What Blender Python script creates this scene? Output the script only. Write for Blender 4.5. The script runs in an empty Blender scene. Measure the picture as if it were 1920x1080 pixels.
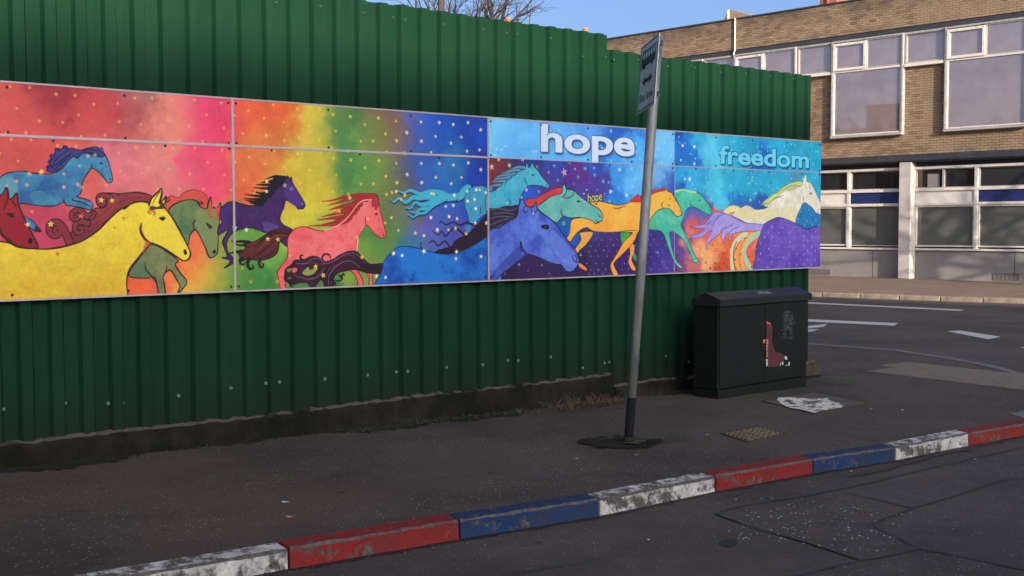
import bpy, bmesh, math, random
import numpy as np
from mathutils import Vector, Matrix
random.seed(7)
R=math.radians
sc=bpy.context.scene
col=sc.collection

# ------------------------------------------------------------------ camera, sky, sun, exposure
F=2200.0; TH=math.atan(115.4/2200); RO=0.0028; CZ=1.5      # focal length in pixels of a 1920 wide frame
def _basis():
    f=(0,math.cos(TH),-math.sin(TH)); r=(math.cos(RO),0,-math.sin(RO))
    d=sum(a*b for a,b in zip(r,f)); r=[a-d*b for a,b in zip(r,f)]; L=math.sqrt(sum(a*a for a in r)); r=[a/L for a in r]
    u=(r[1]*f[2]-r[2]*f[1], r[2]*f[0]-r[0]*f[2], r[0]*f[1]-r[1]*f[0])
    return r,u,f
CR,CU,CF=_basis()
cam_data=bpy.data.cameras.new('camera'); cam=bpy.data.objects.new('camera',cam_data); col.objects.link(cam)
cam_data.sensor_width=36; cam_data.lens=F/1920*36; cam_data.clip_end=2000; cam_data.clip_start=.05
cam.matrix_world=Matrix(((CR[0],CU[0],-CF[0],0),(CR[1],CU[1],-CF[1],0),(CR[2],CU[2],-CF[2],CZ),(0,0,0,1)))
sc.camera=cam

SUN_DIR=(0.400,-0.9165); SUN_EL=R(13)
w=bpy.data.worlds.new('World'); sc.world=w; w.use_nodes=True
nt=w.node_tree; nt.nodes.clear()
sky=nt.nodes.new('ShaderNodeTexSky'); sky.sky_type='NISHITA'; sky.sun_disc=False
sky.sun_elevation=SUN_EL; sky.sun_rotation=math.atan2(SUN_DIR[0],SUN_DIR[1])
sky.air_density=0.45; sky.dust_density=5.0; sky.ozone_density=2.3
bg=nt.nodes.new('ShaderNodeBackground'); bg.inputs['Strength'].default_value=0.15
wo=nt.nodes.new('ShaderNodeOutputWorld')
nt.links.new(sky.outputs[0],bg.inputs[0]); nt.links.new(bg.outputs[0],wo.inputs[0])
sd=bpy.data.lights.new('sun','SUN'); sd.energy=3.3; sd.angle=R(.5); sd.color=(1,.87,.72)
sun=bpy.data.objects.new('sun',sd); col.objects.link(sun); sun.location=(8,-20,30)
sv=Vector((SUN_DIR[0]*math.cos(SUN_EL),SUN_DIR[1]*math.cos(SUN_EL),math.sin(SUN_EL)))
sun.rotation_euler=sv.to_track_quat('Z','Y').to_euler()
sc.view_settings.view_transform='Standard'; sc.view_settings.look='None'
sc.view_settings.gamma=1; sc.view_settings.exposure=1.12; sc.view_settings.use_curve_mapping=False
sc.render.engine='CYCLES'; sc.cycles.max_bounces=6; sc.cycles.use_denoising=True

# ------------------------------------------------------------------ survey: from a sight line to a place in the world
def ray(x,y): return [CF[i]*F+CR[i]*(x-960)-CU[i]*(y-540) for i in range(3)]
TW=math.atan(2624/2200); U=(math.sin(TW),math.cos(TW)); N=(math.cos(TW),-math.sin(TW))       # hoarding: along, towards the street
TB=math.atan(2092/2200); E=(math.sin(TB),-math.cos(TB)); NF=(-math.cos(TB),-math.sin(TB))    # office facade: along, towards the street
SB=10.5; GR=.015                                                                            # the street falls 1.5 % as far as the corner
def G(x,y): return -GR*max(-20,min(SB,x*U[0]+y*U[1]))
ROAD=-.11
def gnd(x,y,dz=0):
    d=ray(x,y); k=(CZ-dz)/(-d[2]-GR*(d[0]*U[0]+d[1]*U[1]))
    if not (k>0 and k*(d[0]*U[0]+d[1]*U[1])<=SB): k=(CZ-dz+GR*SB)/(-d[2])
    return (k*d[0],k*d[1],CZ+k*d[2])
def onplane(x,y,P,n):
    d=ray(x,y); k=(P[0]*n[0]+P[1]*n[1])/(d[0]*n[0]+d[1]*n[1]); return (k*d[0],k*d[1],CZ+k*d[2])
W0=gnd(640,807)
def wall(x,y,off=0):
    P=onplane(x,y,(W0[0]+N[0]*off,W0[1]+N[1]*off),N); return ((P[0]-W0[0])*U[0]+(P[1]-W0[1])*U[1],P[2])
def wpt(s,o,z): return (W0[0]+U[0]*s+N[0]*o, W0[1]+U[1]*s+N[1]*o, z)
F0=gnd(1700,523)
def fac(x,y,off=0):
    P=onplane(x,y,(F0[0]+NF[0]*off,F0[1]+NF[1]*off),NF); return ((P[0]-F0[0])*E[0]+(P[1]-F0[1])*E[1],P[2]-F0[2])
def fpt(a,o,z): return (F0[0]+E[0]*a+NF[0]*o, F0[1]+E[1]*a+NF[1]*o, F0[2]+z)

# ------------------------------------------------------------------ object helpers
def tag(o,label=None,cat=None,group=None,kind=None):
    if label: o['label']=label
    if cat: o['category']=cat
    if group: o['group']=group
    if kind: o['kind']=kind
    return o
def thing(name,label,cat,loc=(0,0,0),group=None,rz=0):
    o=bpy.data.objects.new(name,None); col.objects.link(o); o.location=loc; o.rotation_euler.z=rz
    o.empty_display_size=.2
    return tag(o,label,cat,group)
def origin_of(p):
    v=Vector((0,0,0))
    while p is not None: v=v+Vector(p.location); p=p.parent
    return v
def obj(name,verts,faces,m,parent=None,smooth=False,uv=None,loc=None):
    """verts in world coordinates; the parent's place is taken off"""
    base=origin_of(parent)
    o0=Vector(loc)-base if loc is not None else Vector((0,0,0))
    me=bpy.data.meshes.new(name); me.from_pydata([tuple(Vector(v)-base-o0) for v in verts],[],faces)
    me.update()
    if m: me.materials.append(m)
    if smooth: me.polygons.foreach_set('use_smooth',[True]*len(me.polygons))
    o=bpy.data.objects.new(name,me); col.objects.link(o); o.parent=parent; o.location=o0
    return o
class MB:
    def __init__(s): s.v=[]; s.f=[]
    def quad(s,a,b,c,d): n=len(s.v); s.v+=[a,b,c,d]; s.f.append((n,n+1,n+2,n+3)); return s
    def poly(s,pts): n=len(s.v); s.v+=list(pts); s.f.append(tuple(range(n,n+len(pts)))); return s
    def hexa(s,p):
        n=len(s.v); s.v+=list(p)
        for f in ((0,3,2,1),(4,5,6,7),(0,1,5,4),(1,2,6,5),(2,3,7,6),(3,0,4,7)): s.f.append(tuple(n+i for i in f))
        return s
    def box(s,fn,a0,a1,o0,o1,z0,z1):
        """fn(a,o,z) maps frame coordinates to the world"""
        if fn in (wpt,fpt):   # o grows towards the street: keep outward normals
            return s.hexa([fn(a0,o1,z0),fn(a1,o1,z0),fn(a1,o0,z0),fn(a0,o0,z0),fn(a0,o1,z1),fn(a1,o1,z1),fn(a1,o0,z1),fn(a0,o0,z1)])
        return s.hexa([fn(a0,o0,z0),fn(a1,o0,z0),fn(a1,o1,z0),fn(a0,o1,z0),fn(a0,o0,z1),fn(a1,o0,z1),fn(a1,o1,z1),fn(a0,o1,z1)])
    def tube(s,pts,rad,n=8,cap=True):
        pts=[Vector(p) for p in pts]; base=len(s.v); ref=None
        for i,p in enumerate(pts):
            d=(pts[min(i+1,len(pts)-1)]-pts[max(i-1,0)]).normalized()
            if ref is None: ref=Vector((0,0,1)) if abs(d.z)<.9 else Vector((1,0,0))
            x=d.cross(ref).normalized(); y=d.cross(x); ref=-x.cross(d) if False else ref
            r=rad[i] if hasattr(rad,'__len__') else rad
            for k in range(n):
                a=2*math.pi*k/n; s.v.append(tuple(p+x*math.cos(a)*r+y*math.sin(a)*r))
        for i in range(len(pts)-1):
            for k in range(n):
                a=base+i*n+k; b=base+i*n+(k+1)%n; s.f.append((a,b,b+n,a+n))
        if cap:
            s.f.append(tuple(base+k for k in range(n))[::-1]); e=base+(len(pts)-1)*n; s.f.append(tuple(e+k for k in range(n)))
        return s
    def build(s,name,m,parent=None,smooth=False,loc=None): return obj(name,s.v,s.f,m,parent,smooth,loc=loc)
def wid(a,o,z): return (a,o,z)
def bevel(o,wd=.01,seg=2):
    bm=bmesh.new(); bm.from_mesh(o.data); bmesh.ops.recalc_face_normals(bm,faces=bm.faces)
    bmesh.ops.bevel(bm,geom=bm.edges[:],offset=wd,segments=seg,affect='EDGES',profile=.6); bm.to_mesh(o.data); bm.free(); return o
def prism(pts,z0,z1):
    n=len(pts); v=[(p[0],p[1],z0(p) if callable(z0) else z0) for p in pts]+[(p[0],p[1],z1(p) if callable(z1) else z1) for p in pts]
    f=[tuple(range(n))[::-1],tuple(range(n,2*n))]+[(i,(i+1)%n,(i+1)%n+n,i+n) for i in range(n)]
    return v,f
def copy_part(o,parent,loc,rot=None,name=None):
    c=o.copy(); col.objects.link(c); c.parent=parent; c.location=loc
    if rot: c.rotation_euler=rot
    return c
def on_ground(name,pts,dz,m,parent=None,thick=0):
    """flat polygon of x,y points laid on the street plane, split where the fall ends"""
    bm=bmesh.new(); vs=[bm.verts.new((p[0],p[1],0)) for p in pts]; f=bm.faces.new(vs)
    if f.normal.z<0 or f.calc_area()>=0:
        f.normal_update()
        if f.normal.z<0: f.normal_flip()
    for sb in (SB,-20):
        bmesh.ops.bisect_plane(bm,geom=bm.verts[:]+bm.edges[:]+bm.faces[:],plane_co=(U[0]*sb,U[1]*sb,0),plane_no=(U[0],U[1],0))
    bmesh.ops.triangulate(bm,faces=bm.faces[:])
    for v in bm.verts: v.co.z=G(v.co.x,v.co.y)+dz
    if thick:
        r=bmesh.ops.extrude_face_region(bm,geom=bm.faces[:])
        for v in r['geom']:
            if isinstance(v,bmesh.types.BMVert): v.co.z-=thick
        bmesh.ops.recalc_face_normals(bm,faces=bm.faces)
    base=origin_of(parent)
    bmesh.ops.translate(bm,vec=-base,verts=bm.verts)
    me=bpy.data.meshes.new(name); bm.to_mesh(me); bm.free()
    if m: me.materials.append(m)
    o=bpy.data.objects.new(name,me); col.objects.link(o); o.parent=parent
    return o

# ------------------------------------------------------------------ materials
def sr(r,g,b):   # 0..255 screen value to linear
    f=lambda c:(c/255/12.92 if c<=10 else ((c/255+.055)/1.055)**2.4); return (f(r),f(g),f(b),1)
class NT:
    def __init__(s,name):
        s.m=bpy.data.materials.new(name); s.m.use_nodes=True; s.t=s.m.node_tree; s.b=s.t.nodes['Principled BSDF']; s.tc=None
    def n(s,kind,**kw):
        x=s.t.nodes.new(kind)
        for k,v in kw.items():
            if k in x.inputs.keys(): x.inputs[k].default_value=v
            else: setattr(x,k,v)
        return x
    def l(s,a,b): s.t.links.new(a,b)
    def co(s,which='Object',scale=None):
        if s.tc is None: s.tc=s.n('ShaderNodeTexCoord')
        o=s.tc.outputs[which]
        if scale:
            mp=s.n('ShaderNodeMapping'); mp.inputs['Scale'].default_value=scale; s.l(o,mp.inputs['Vector']); o=mp.outputs[0]
        return o
    def noise(s,scale,detail=4,rough=.6,which='Object',st=None,dist=0):
        x=s.n('ShaderNodeTexNoise'); x.inputs['Scale'].default_value=scale; x.inputs['Detail'].default_value=detail
        x.inputs['Roughness'].default_value=rough; x.inputs['Distortion'].default_value=dist; s.l(s.co(which,st),x.inputs['Vector']); return x.outputs['Fac']
    def ramp(s,fac,stops,interp='LINEAR'):
        r=s.n('ShaderNodeValToRGB'); r.color_ramp.interpolation=interp; e=r.color_ramp.elements
        while len(e)<len(stops): e.new(.5)
        for i,(p,c) in enumerate(stops):
            e[i].position=p; e[i].color=c if hasattr(c,'__len__') else (c,c,c,1)
        s.l(fac,r.inputs[0]); return r.outputs[0]
    def mix(s,fac,a,b,mode='MIX'):
        x=s.n('ShaderNodeMix'); x.data_type='RGBA'; x.blend_type=mode
        for inp,v in ((x.inputs[0],fac),(x.inputs[6],a),(x.inputs[7],b)):
            if isinstance(v,bpy.types.NodeSocket): s.l(v,inp)
            else: inp.default_value=v
        return x.outputs[2]
    def math(s,op,a,b=0):
        x=s.n('ShaderNodeMath'); x.operation=op
        for inp,v in ((x.inputs[0],a),(x.inputs[1],b)):
            if isinstance(v,bpy.types.NodeSocket): s.l(v,inp)
            else: inp.default_value=v
        return x.outputs[0]
    def bump(s,h,dist=.01,strength=.6):
        x=s.n('ShaderNodeBump'); x.inputs['Distance'].default_value=dist; x.inputs['Strength'].default_value=strength; s.l(h,x.inputs['Height']); s.l(x.outputs[0],s.b.inputs['Normal'])
    def color(s,c): 
        if isinstance(c,bpy.types.NodeSocket): s.l(c,s.b.inputs['Base Color'])
        else: s.b.inputs['Base Color'].default_value=c
    def set(s,**k):
        for a,v in k.items():
            i=s.b.inputs[a.replace('_',' ')]
            if isinstance(v,bpy.types.NodeSocket): s.l(v,i)
            else: i.default_value=v
        return s
def C(r,g,b): return (r,g,b,1)
def simple(name,c,rough=.6,var=.25,scale=8,metal=0,bump=0,bscale=60,spec=.5):
    m=NT(name); f=m.noise(scale,6,.65)
    lo=tuple(x*(1-var) for x in c[:3])+(1,); hi=tuple(min(1,x*(1+var)) for x in c[:3])+(1,)
    m.color(m.ramp(f,[(.3,lo),(.7,hi)])); m.set(Roughness=rough,Metallic=metal); m.b.inputs['Specular IOR Level'].default_value=spec
    if bump: m.bump(m.noise(bscale,5,.7),bump,.7)
    return m.m
def asphalt(name,dark,light,speck=.5,speckc=(.46,.41,.36,1),stains=1.0,warm=(.055,.042,.035,1)):
    m=NT(name)
    fine=m.noise(130,4,.85); mid=m.noise(9,7,.72); big=m.noise(.7,5,.6); big2=m.noise(.33,3,.5,dist=1)
    c=m.ramp(fine,[(.36,dark),(.66,light)])
    c=m.mix(m.ramp(mid,[(.35,.0),(.7,.55)]),c,m.mix(.5,dark,warm))
    c=m.mix(m.ramp(big,[(.42,.0),(.62,.6*stains)]),c,tuple(x*.6 for x in dark[:3])+(1,))
    c=m.mix(m.ramp(big2,[(.45,.0),(.7,.5)]),c,warm)
    v=m.n('ShaderNodeTexVoronoi'); v.inputs['Scale'].default_value=42; m.l(m.co(),v.inputs['Vector'])
    near=m.ramp(v.outputs['Distance'],[(.12,1.0),(.26,.0)])
    sepc=m.n('ShaderNodeSeparateColor'); m.l(v.outputs['Color'],sepc.inputs[0])
    pick=m.ramp(sepc.outputs[0],[(1-speck*.42,.0),(1-speck*.42+.02,1.0)])
    patch=m.ramp(m.noise(1.1,4,.6),[(.38,.15),(.62,1.0)])
    sp=m.math('MULTIPLY',m.math('MULTIPLY',near,pick),patch)
    tint=m.mix(sepc.outputs[1],speckc,(.5,.47,.43,1))
    c=m.mix(sp,c,tint)
    v2=m.n('ShaderNodeTexVoronoi'); v2.inputs['Scale'].default_value=95; m.l(m.co(),v2.inputs['Vector'])
    s2=m.n('ShaderNodeSeparateColor'); m.l(v2.outputs['Color'],s2.inputs[0])
    sp2=m.math('MULTIPLY',m.math('MULTIPLY',m.ramp(v2.outputs['Distance'],[(.16,1.0),(.34,.0)]),m.ramp(s2.outputs[0],[(.80,.0),(.82,.55)])),m.ramp(m.noise(2.1,4,.6),[(.35,.3),(.65,1.0)]))
    c=m.mix(sp2,c,m.mix(s2.outputs[1],C(.16,.13,.11),C(.30,.26,.22)))
    gum=m.n('ShaderNodeTexVoronoi'); gum.inputs['Scale'].default_value=3.1; m.l(m.co(),gum.inputs['Vector']); s3=m.n('ShaderNodeSeparateColor'); m.l(gum.outputs['Color'],s3.inputs[0])
    gk=m.math('MULTIPLY',m.ramp(gum.outputs['Distance'],[(.055,.75),(.085,.0)]),m.ramp(s3.outputs[2],[(.72,.0),(.74,1.0)]))
    c=m.mix(gk,c,C(.022,.018,.017))
    m.color(c); m.set(Roughness=m.ramp(mid,[(.3,.78),(.8,.95)])); m.b.inputs['Specular IOR Level'].default_value=.35
    h=m.math('ADD',m.math('MULTIPLY',fine,.6),m.math('MULTIPLY',mid,.8)); m.bump(h,.010,1.0)
    return m.m
M={}
M['footway']=asphalt('footway_asphalt',C(.044,.033,.026),C(.134,.104,.083),.7,warm=C(.102,.068,.050))
M['road']=asphalt('road_asphalt',C(.046,.038,.033),C(.142,.115,.098),.4,warm=C(.098,.070,.060))
M['road2']=asphalt('road_patch_asphalt',C(.046,.037,.032),C(.132,.106,.090),.8,warm=C(.082,.058,.048))
M['tar']=simple('tar',C(.018,.014,.013),.7,.3,20,bump=.004)
M['ground']=simple('waste_ground',C(.10,.085,.06),.95,.4,1.2,bump=.03)
M['farpave']=asphalt('far_footway',C(.17,.12,.085),C(.29,.215,.155),.3,speckc=C(.3,.25,.2),stains=.5,warm=C(.17,.12,.08))
def paint_kerb(name,c,wear):
    m=NT(name); a=m.noise(14,8,.72); b=m.noise(3.2,5,.6,dist=.6); d=m.noise(60,4,.7)
    s=m.math('ADD',m.math('MULTIPLY',a,.6),m.math('MULTIPLY',b,.4))
    k=m.ramp(s,[(wear,1.0),(wear+.07,.0)])
    base=m.ramp(d,[(.3,tuple(x*.7 for x in c[:3])+(1,)),(.7,c)]); gr_=m.noise(4.5,7,.7,dist=.4)
    base=m.mix(m.ramp(gr_,[(.42,.0),(.68,.55)]),base,C(.045,.034,.03))
    stone=m.ramp(d,[(.3,C(.045,.04,.036)),(.7,C(.14,.125,.11))])
    # rubbed upper arris: geometry driven through the pointiness-free object height
    col_=m.mix(k,base,stone)
    m.color(col_); m.set(Roughness=.85); m.b.inputs['Specular IOR Level'].default_value=.2; m.bump(m.math('ADD',m.math('MULTIPLY',d,.5),m.math('MULTIPLY',k,-.6)),.004,.8)
    return m.m
M['kred']=paint_kerb('red_kerb_paint',C(.26,.020,.017),.385)
M['kblue']=paint_kerb('blue_kerb_paint',C(.013,.042,.115),.375)
M['kwhite']=paint_kerb('white_kerb_paint',C(.70,.67,.62),.455)
M['karris']=simple('worn_kerb_edge',C(.085,.066,.06),.9,.65,45,bump=.006)
M['kstone']=simple('kerb_granite',C(.20,.16,.12),.85,.35,6,bump=.006)
M['flush']=simple('flush_kerb_concrete',C(.155,.125,.115),.9,.3,9,bump=.003)
def line_paint():
    m=NT('road_line_paint'); a=m.noise(30,6,.7); m.color(m.ramp(a,[(.34,C(.12,.11,.10)),(.42,C(.52,.49,.45)),(.8,C(.62,.59,.54))])); m.set(Roughness=.7); return m.m
M['line']=line_paint()
def green_sheet():
    m=NT('green_sheet_paint'); a=m.noise(1.4,6,.6,st=(1,1,.25)); b=m.noise(35,4,.6); st=m.noise(7,5,.7,st=(1,1,.06)); oi=m.n('ShaderNodeObjectInfo')
    c=m.ramp(a,[(.3,C(.004,.028,.013)),(.7,C(.008,.042,.020))])
    c=m.mix(m.ramp(st,[(.5,.0),(.75,.35)]),c,C(.018,.060,.034))
    c=m.mix(m.ramp(oi.outputs['Random'],[(.0,.0),(1,.30)]),c,C(.012,.030,.016))
    c=m.mix(m.ramp(m.noise(2.2,8,.75,st=(1,1,.35)),[(.60,.0),(.72,.4)]),c,C(.022,.045,.026))
    g=m.n('ShaderNodeNewGeometry'); sx=m.n('ShaderNodeSeparateXYZ'); m.l(g.outputs['Position'],sx.inputs[0])
    dull_mask=m.math('MULTIPLY',m.ramp(m.math('ADD',m.math('MULTIPLY',sx.outputs[2],1.3),m.math('MULTIPLY',b,.3)),[(.2,.75),(.75,.0)]),1.0)  # darker and browner towards the foot of the sheets
    c=m.mix(dull_mask,c,C(.014,.018,.010))
    m.color(c); m.set(Roughness=m.ramp(b,[(.3,.40),(.7,.55)])); m.b.inputs['Specular IOR Level'].default_value=.06
    m.bump(m.noise(2.2,3,.5,st=(1,1,.5)),.02,.35)
    return m.m
M['green']=green_sheet()
M['screw']=simple('screw_cap',C(.10,.20,.16),.5,.2,20)
def mossy(name,base,moss,lo=.42,hi=.6):
    m=NT(name); a=m.noise(5,8,.7); b=m.noise(60,5,.75); big=m.noise(1.3,4,.6)
    c=m.ramp(b,[(.3,tuple(x*.6 for x in base[:3])+(1,)),(.75,base)])
    k=m.ramp(m.math('ADD',m.math('MULTIPLY',a,.6),m.math('MULTIPLY',big,.4)),[(lo,.0),(hi,1.0)])
    mo=m.ramp(b,[(.3,tuple(x*.4 for x in moss[:3])+(1,)),(.7,moss)])
    m.color(m.mix(k,c,mo)); m.set(Roughness=.97); m.b.inputs['Specular IOR Level'].default_value=.2
    m.bump(m.math('ADD',m.math('MULTIPLY',a,.6),m.math('MULTIPLY',b,.5)),.03,.9); return m.m
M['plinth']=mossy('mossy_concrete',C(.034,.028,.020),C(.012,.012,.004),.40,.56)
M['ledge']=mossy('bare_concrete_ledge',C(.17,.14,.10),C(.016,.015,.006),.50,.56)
M['moss']=mossy('moss_and_mud',C(.034,.026,.020),C(.034,.036,.012),.45,.56)
M['trim']=simple('aluminium_trim',C(.42,.36,.36),.45,.15,10,metal=.2)
M['galv']=None
def galv():
    m=NT('galvanised_steel'); a=m.noise(18,5,.6,st=(1,1,.4)); b=m.noise(3,4,.6,st=(1,1,.3))
    c=m.ramp(a,[(.3,C(.17,.18,.175)),(.7,C(.30,.315,.30))]); c=m.mix(m.ramp(b,[(.5,.0),(.75,.5)]),c,C(.14,.15,.16))
    m.color(c); m.set(Roughness=m.ramp(a,[(.3,.45),(.7,.62)]),Metallic=.35); return m.m
M['galv']=galv()
M['navy']=mossy('old_navy_paint',C(.014,.015,.024),C(.12,.13,.135),.52,.57)
M['signgrey']=simple('sign_face',C(.44,.46,.44),.5,.12,6)
M['black']=simple('black_print',C(.012,.012,.014),.5,.2,20)
M['cabinet']=None
def cab():
    m=NT('cabinet_paint'); a=m.noise(6,6,.65); b=m.noise(90,3,.6); c=m.ramp(a,[(.3,C(.005,.0068,.0052)),(.7,C(.009,.0115,.009))])
    c=m.mix(m.ramp(m.noise(16,8,.75,st=(1,1,.5)),[(.62,.0),(.75,.35)]),c,C(.05,.055,.05))
    m.color(c); m.set(Roughness=.5); m.b.inputs['Specular IOR Level'].default_value=.25; m.bump(b,.002,.4); return m.m
M['cabinet']=cab()
M['lid']=simple('cabinet_lid_paint',C(.012,.0145,.0145),.5,.25,9,bump=.002,spec=.3)
M['scuff']=simple('pale_scuff',C(.045,.055,.055),.8,.5,40)
M['sticker_red']=simple('torn_sticker_red',C(.075,.016,.018),.6,.5,25)
M['sticker_pink']=simple('sticker_pink',C(.55,.06,.12),.6,.3,25)
M['sticker_orange']=simple('sticker_orange',C(.6,.16,.06),.6,.3,25)
M['white']=simple('white_paint',C(.55,.54,.52),.6,.15,20)
M['iron']=simple('rusty_iron',C(.135,.095,.048),.8,.5,30,bump=.003)
M['irondark']=simple('dark_iron',C(.05,.03,.02),.85,.4,30,bump=.003)
M['hole']=simple('dark_hole',C(.008,.007,.006),.95,.3,10)
M['slab']=simple('cover_slab',C(.088,.070,.055),.9,.3,14,bump=.003)
def tact():
    m=NT('tactile_paving'); a=m.noise(3,5,.6); b=m.noise(90,4,.7)
    m.color(m.mix(m.ramp(a,[(.35,.0),(.7,.5)]),m.ramp(b,[(.3,C(.14,.105,.075)),(.7,C(.22,.17,.12))]),C(.10,.085,.07))); m.set(Roughness=.9); m.bump(b,.003,.6); return m.m
M['tactile']=tact()
def brick():
    m=NT('buff_brick'); oi=m.n('ShaderNodeObjectInfo')
    g=m.n('ShaderNodeNewGeometry'); a=m.noise(70,4,.7)
    wn=m.n('ShaderNodeTexNoise'); wn.inputs['Scale'].default_value=2.3; m.l(g.outputs['Position'],wn.inputs['Vector'])
    isl=g.outputs['Random Per Island']
    c=m.ramp(isl,[(.0,C(.18,.12,.075)),(.25,C(.25,.172,.107)),(.5,C(.29,.203,.128)),(.75,C(.32,.232,.150)),(.92,C(.25,.16,.10)),(1,C(.14,.088,.058))])
    c=m.mix(m.ramp(oi.outputs['Random'],[(.0,.35),(1,.0)]),c,C(.23,.15,.09))
    c=m.mix(m.ramp(wn.outputs['Fac'],[(.5,.0),(.75,.45)]),c,C(.14,.10,.075))
    sx=m.n('ShaderNodeSeparateXYZ'); m.l(g.outputs['Position'],sx.inputs[0])
    hi=m.n('ShaderNodeMapRange'); hi.inputs[1].default_value=8.0; hi.inputs[2].default_value=8.75; m.l(sx.outputs[2],hi.inputs[0])
    w2=m.n('ShaderNodeTexNoise'); w2.inputs['Scale'].default_value=.9; w2.inputs['Detail'].default_value=5; m.l(g.outputs['Position'],w2.inputs['Vector'])
    k=m.math('MULTIPLY',hi.outputs[0],m.ramp(w2.outputs['Fac'],[(.40,.15),(.62,1.0)]))
    c=m.mix(k,c,C(.055,.045,.038))
    c=m.mix(m.ramp(a,[(.4,.0),(.8,.3)]),c,C(.12,.08,.05))
    m.color(c); m.set(Roughness=.9); m.bump(a,.004,.6); return m.m
M['brick']=brick()
M['mortar']=simple('mortar',C(.075,.055,.04),.95,.25,20,bump=.003)
M['redbrick']=simple('red_brick',C(.30,.10,.06),.9,.3,8,bump=.004)
M['slate']=simple('roof_slate',C(.06,.06,.07),.7,.3,8,bump=.004)
M['fascia']=simple('dark_fascia',C(.035,.037,.045),.6,.25,5)
M['whiteframe']=None
def wf():
    m=NT('white_frame_paint'); a=m.noise(9,7,.7); m.color(m.ramp(a,[(.30,C(.30,.26,.21)),(.45,C(.62,.58,.50)),(.8,C(.70,.66,.58))])); m.set(Roughness=.5); return m.m
M['whiteframe']=wf()
M['greyframe']=simple('grey_mullion',C(.33,.315,.295),.5,.25,9)
def glass(name,c,rough,refl,var=.2):
    m=NT(name); a=m.noise(.9,5,.6); lo=tuple(x*(1-var) for x in c[:3])+(1,); hi=tuple(x*(1+var) for x in c[:3])+(1,)
    m.color(m.ramp(a,[(.3,lo),(.7,hi)])); m.set(Roughness=.9); m.b.inputs['Specular IOR Level'].default_value=0
    gl=m.n('ShaderNodeBsdfGlossy'); gl.inputs['Roughness'].default_value=rough; gl.inputs['Color'].default_value=(1,.83,.82,1)
    bp=m.n('ShaderNodeBump'); bp.inputs['Distance'].default_value=.004; bp.inputs['Strength'].default_value=.15
    m.l(m.noise(.8,2,.5),bp.inputs['Height']); m.l(bp.outputs[0],gl.inputs['Normal'])
    lw=m.n('ShaderNodeLayerWeight'); lw.inputs['Blend'].default_value=.3
    f=m.math('ADD',m.math('MULTIPLY',lw.outputs['Fresnel'],.6),refl)
    mx=m.n('ShaderNodeMixShader'); m.l(f,mx.inputs[0]); m.l(m.b.outputs[0],mx.inputs[1]); m.l(gl.outputs[0],mx.inputs[2])
    m.l(mx.outputs[0],m.t.nodes['Material Output'].inputs['Surface']); return m.m
M['glassup']=glass('upper_window_glass',C(.23,.18,.18),.02,.34,.3)
M['glasslow']=glass('lower_window_glass',C(.10,.105,.095),.05,.05,.15)
M['glassdark']=glass('dark_window_glass',C(.02,.02,.022),.04,.06)
M['bluepanel']=simple('blue_panel',C(.012,.022,.10),.45,.2,3)
M['whitepanel']=simple('white_panel',C(.62,.59,.55),.5,.1,3)
M['render']=simple('grey_render',C(.215,.20,.19),.85,.14,1.6,bump=.004)
M['column']=simple('pale_column_render',C(.44,.40,.37),.85,.14,3,bump=.005)
M['bark']=simple('bark',C(.055,.042,.035),.95,.35,20)
M['pot']=simple('terracotta',C(.45,.17,.09),.8,.25,9)
M['weed']=simple('dry_weed',C(.13,.085,.045),.95,.5,15)
M['weedgreen']=simple('green_weed',C(.05,.07,.02),.9,.4,15)
M['leafo']=simple('orange_leaf',C(.42,.17,.07),.9,.3,15)
M['leafb']=simple('brown_leaf',C(.10,.055,.03),.9,.3,15)
M['paper']=simple('paper',C(.55,.54,.5),.9,.15,15)
M['flag']=simple('brown_clad',C(.26,.19,.12),.8,.2,5)
M['darkbrick']=simple('dark_brick',C(.05,.04,.03),.9,.3,8,bump=.004)
M['chalk']=simple('faded_chalk',C(.20,.21,.21),.8,.3,25)
M['grime']=simple('road_grime',C(.040,.028,.023),.95,.4,25,bump=.004)
M['screwdark']=simple('screw_cap_green',C(.012,.05,.03),.5,.2,20)
M['plinth2']=mossy('pale_mossy_concrete',C(.085,.072,.05),C(.055,.058,.02),.38,.6)
M['algae']=asphalt('algae_on_asphalt',C(.038,.034,.020),C(.11,.098,.062),.5,warm=C(.075,.066,.036))
M['algae_path']=M['algae']

# ------------------------------------------------------------------ the printed artwork of the mural, painted into one canvas
MOFF=-.02
MS0,MZ0=wall(915,527,MOFF); MS0=-3.205; MS1=6.20; MZ0=1.042; MZ1=2.418
CW,CH=4096,600
rng=np.random.default_rng(11)
def w2c(s,z): return ((s-MS0)/(MS1-MS0)*CW,(z-MZ0)/(MZ1-MZ0)*CH)
def P(x,y): return w2c(*wall(x,y,MOFF))
CROPS={'A':(0,260,.22222),'B':(220,330,.21297),'C':(400,310,.2037),'D':(500,350,.19449),'E':(720,320,.20374),
       'F':(910,290,.22222),'G':(1040,340,.17127),'H':(1280,320,.18052),'p':(0,0,1)}
def Q(k,pts):
    ox,oy,s=CROPS[k]; return [P(ox+x*s,oy+y*s) for x,y in pts]
def fftnoise(h,w,beta,seed,cut=0):
    r=np.random.default_rng(seed); n=r.standard_normal((h,w)); f=np.fft.rfft2(n)
    ky=np.fft.fftfreq(h)[:,None]; kx=np.fft.rfftfreq(w)[None]; k=np.sqrt(ky**2+kx**2); k[0,0]=1
    f*=1/(k+cut)**beta; f[0,0]=0; o=np.fft.irfft2(f,s=(h,w)); return o/o.std()
N1=fftnoise(CH,CW,1.9,1,.004).astype(np.float32); N2=fftnoise(CH,CW,1.2,2,.01).astype(np.float32); N3=fftnoise(CH,CW,.6,3,.03).astype(np.float32)
canvas=np.zeros((CH,CW,3),np.float32)
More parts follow.
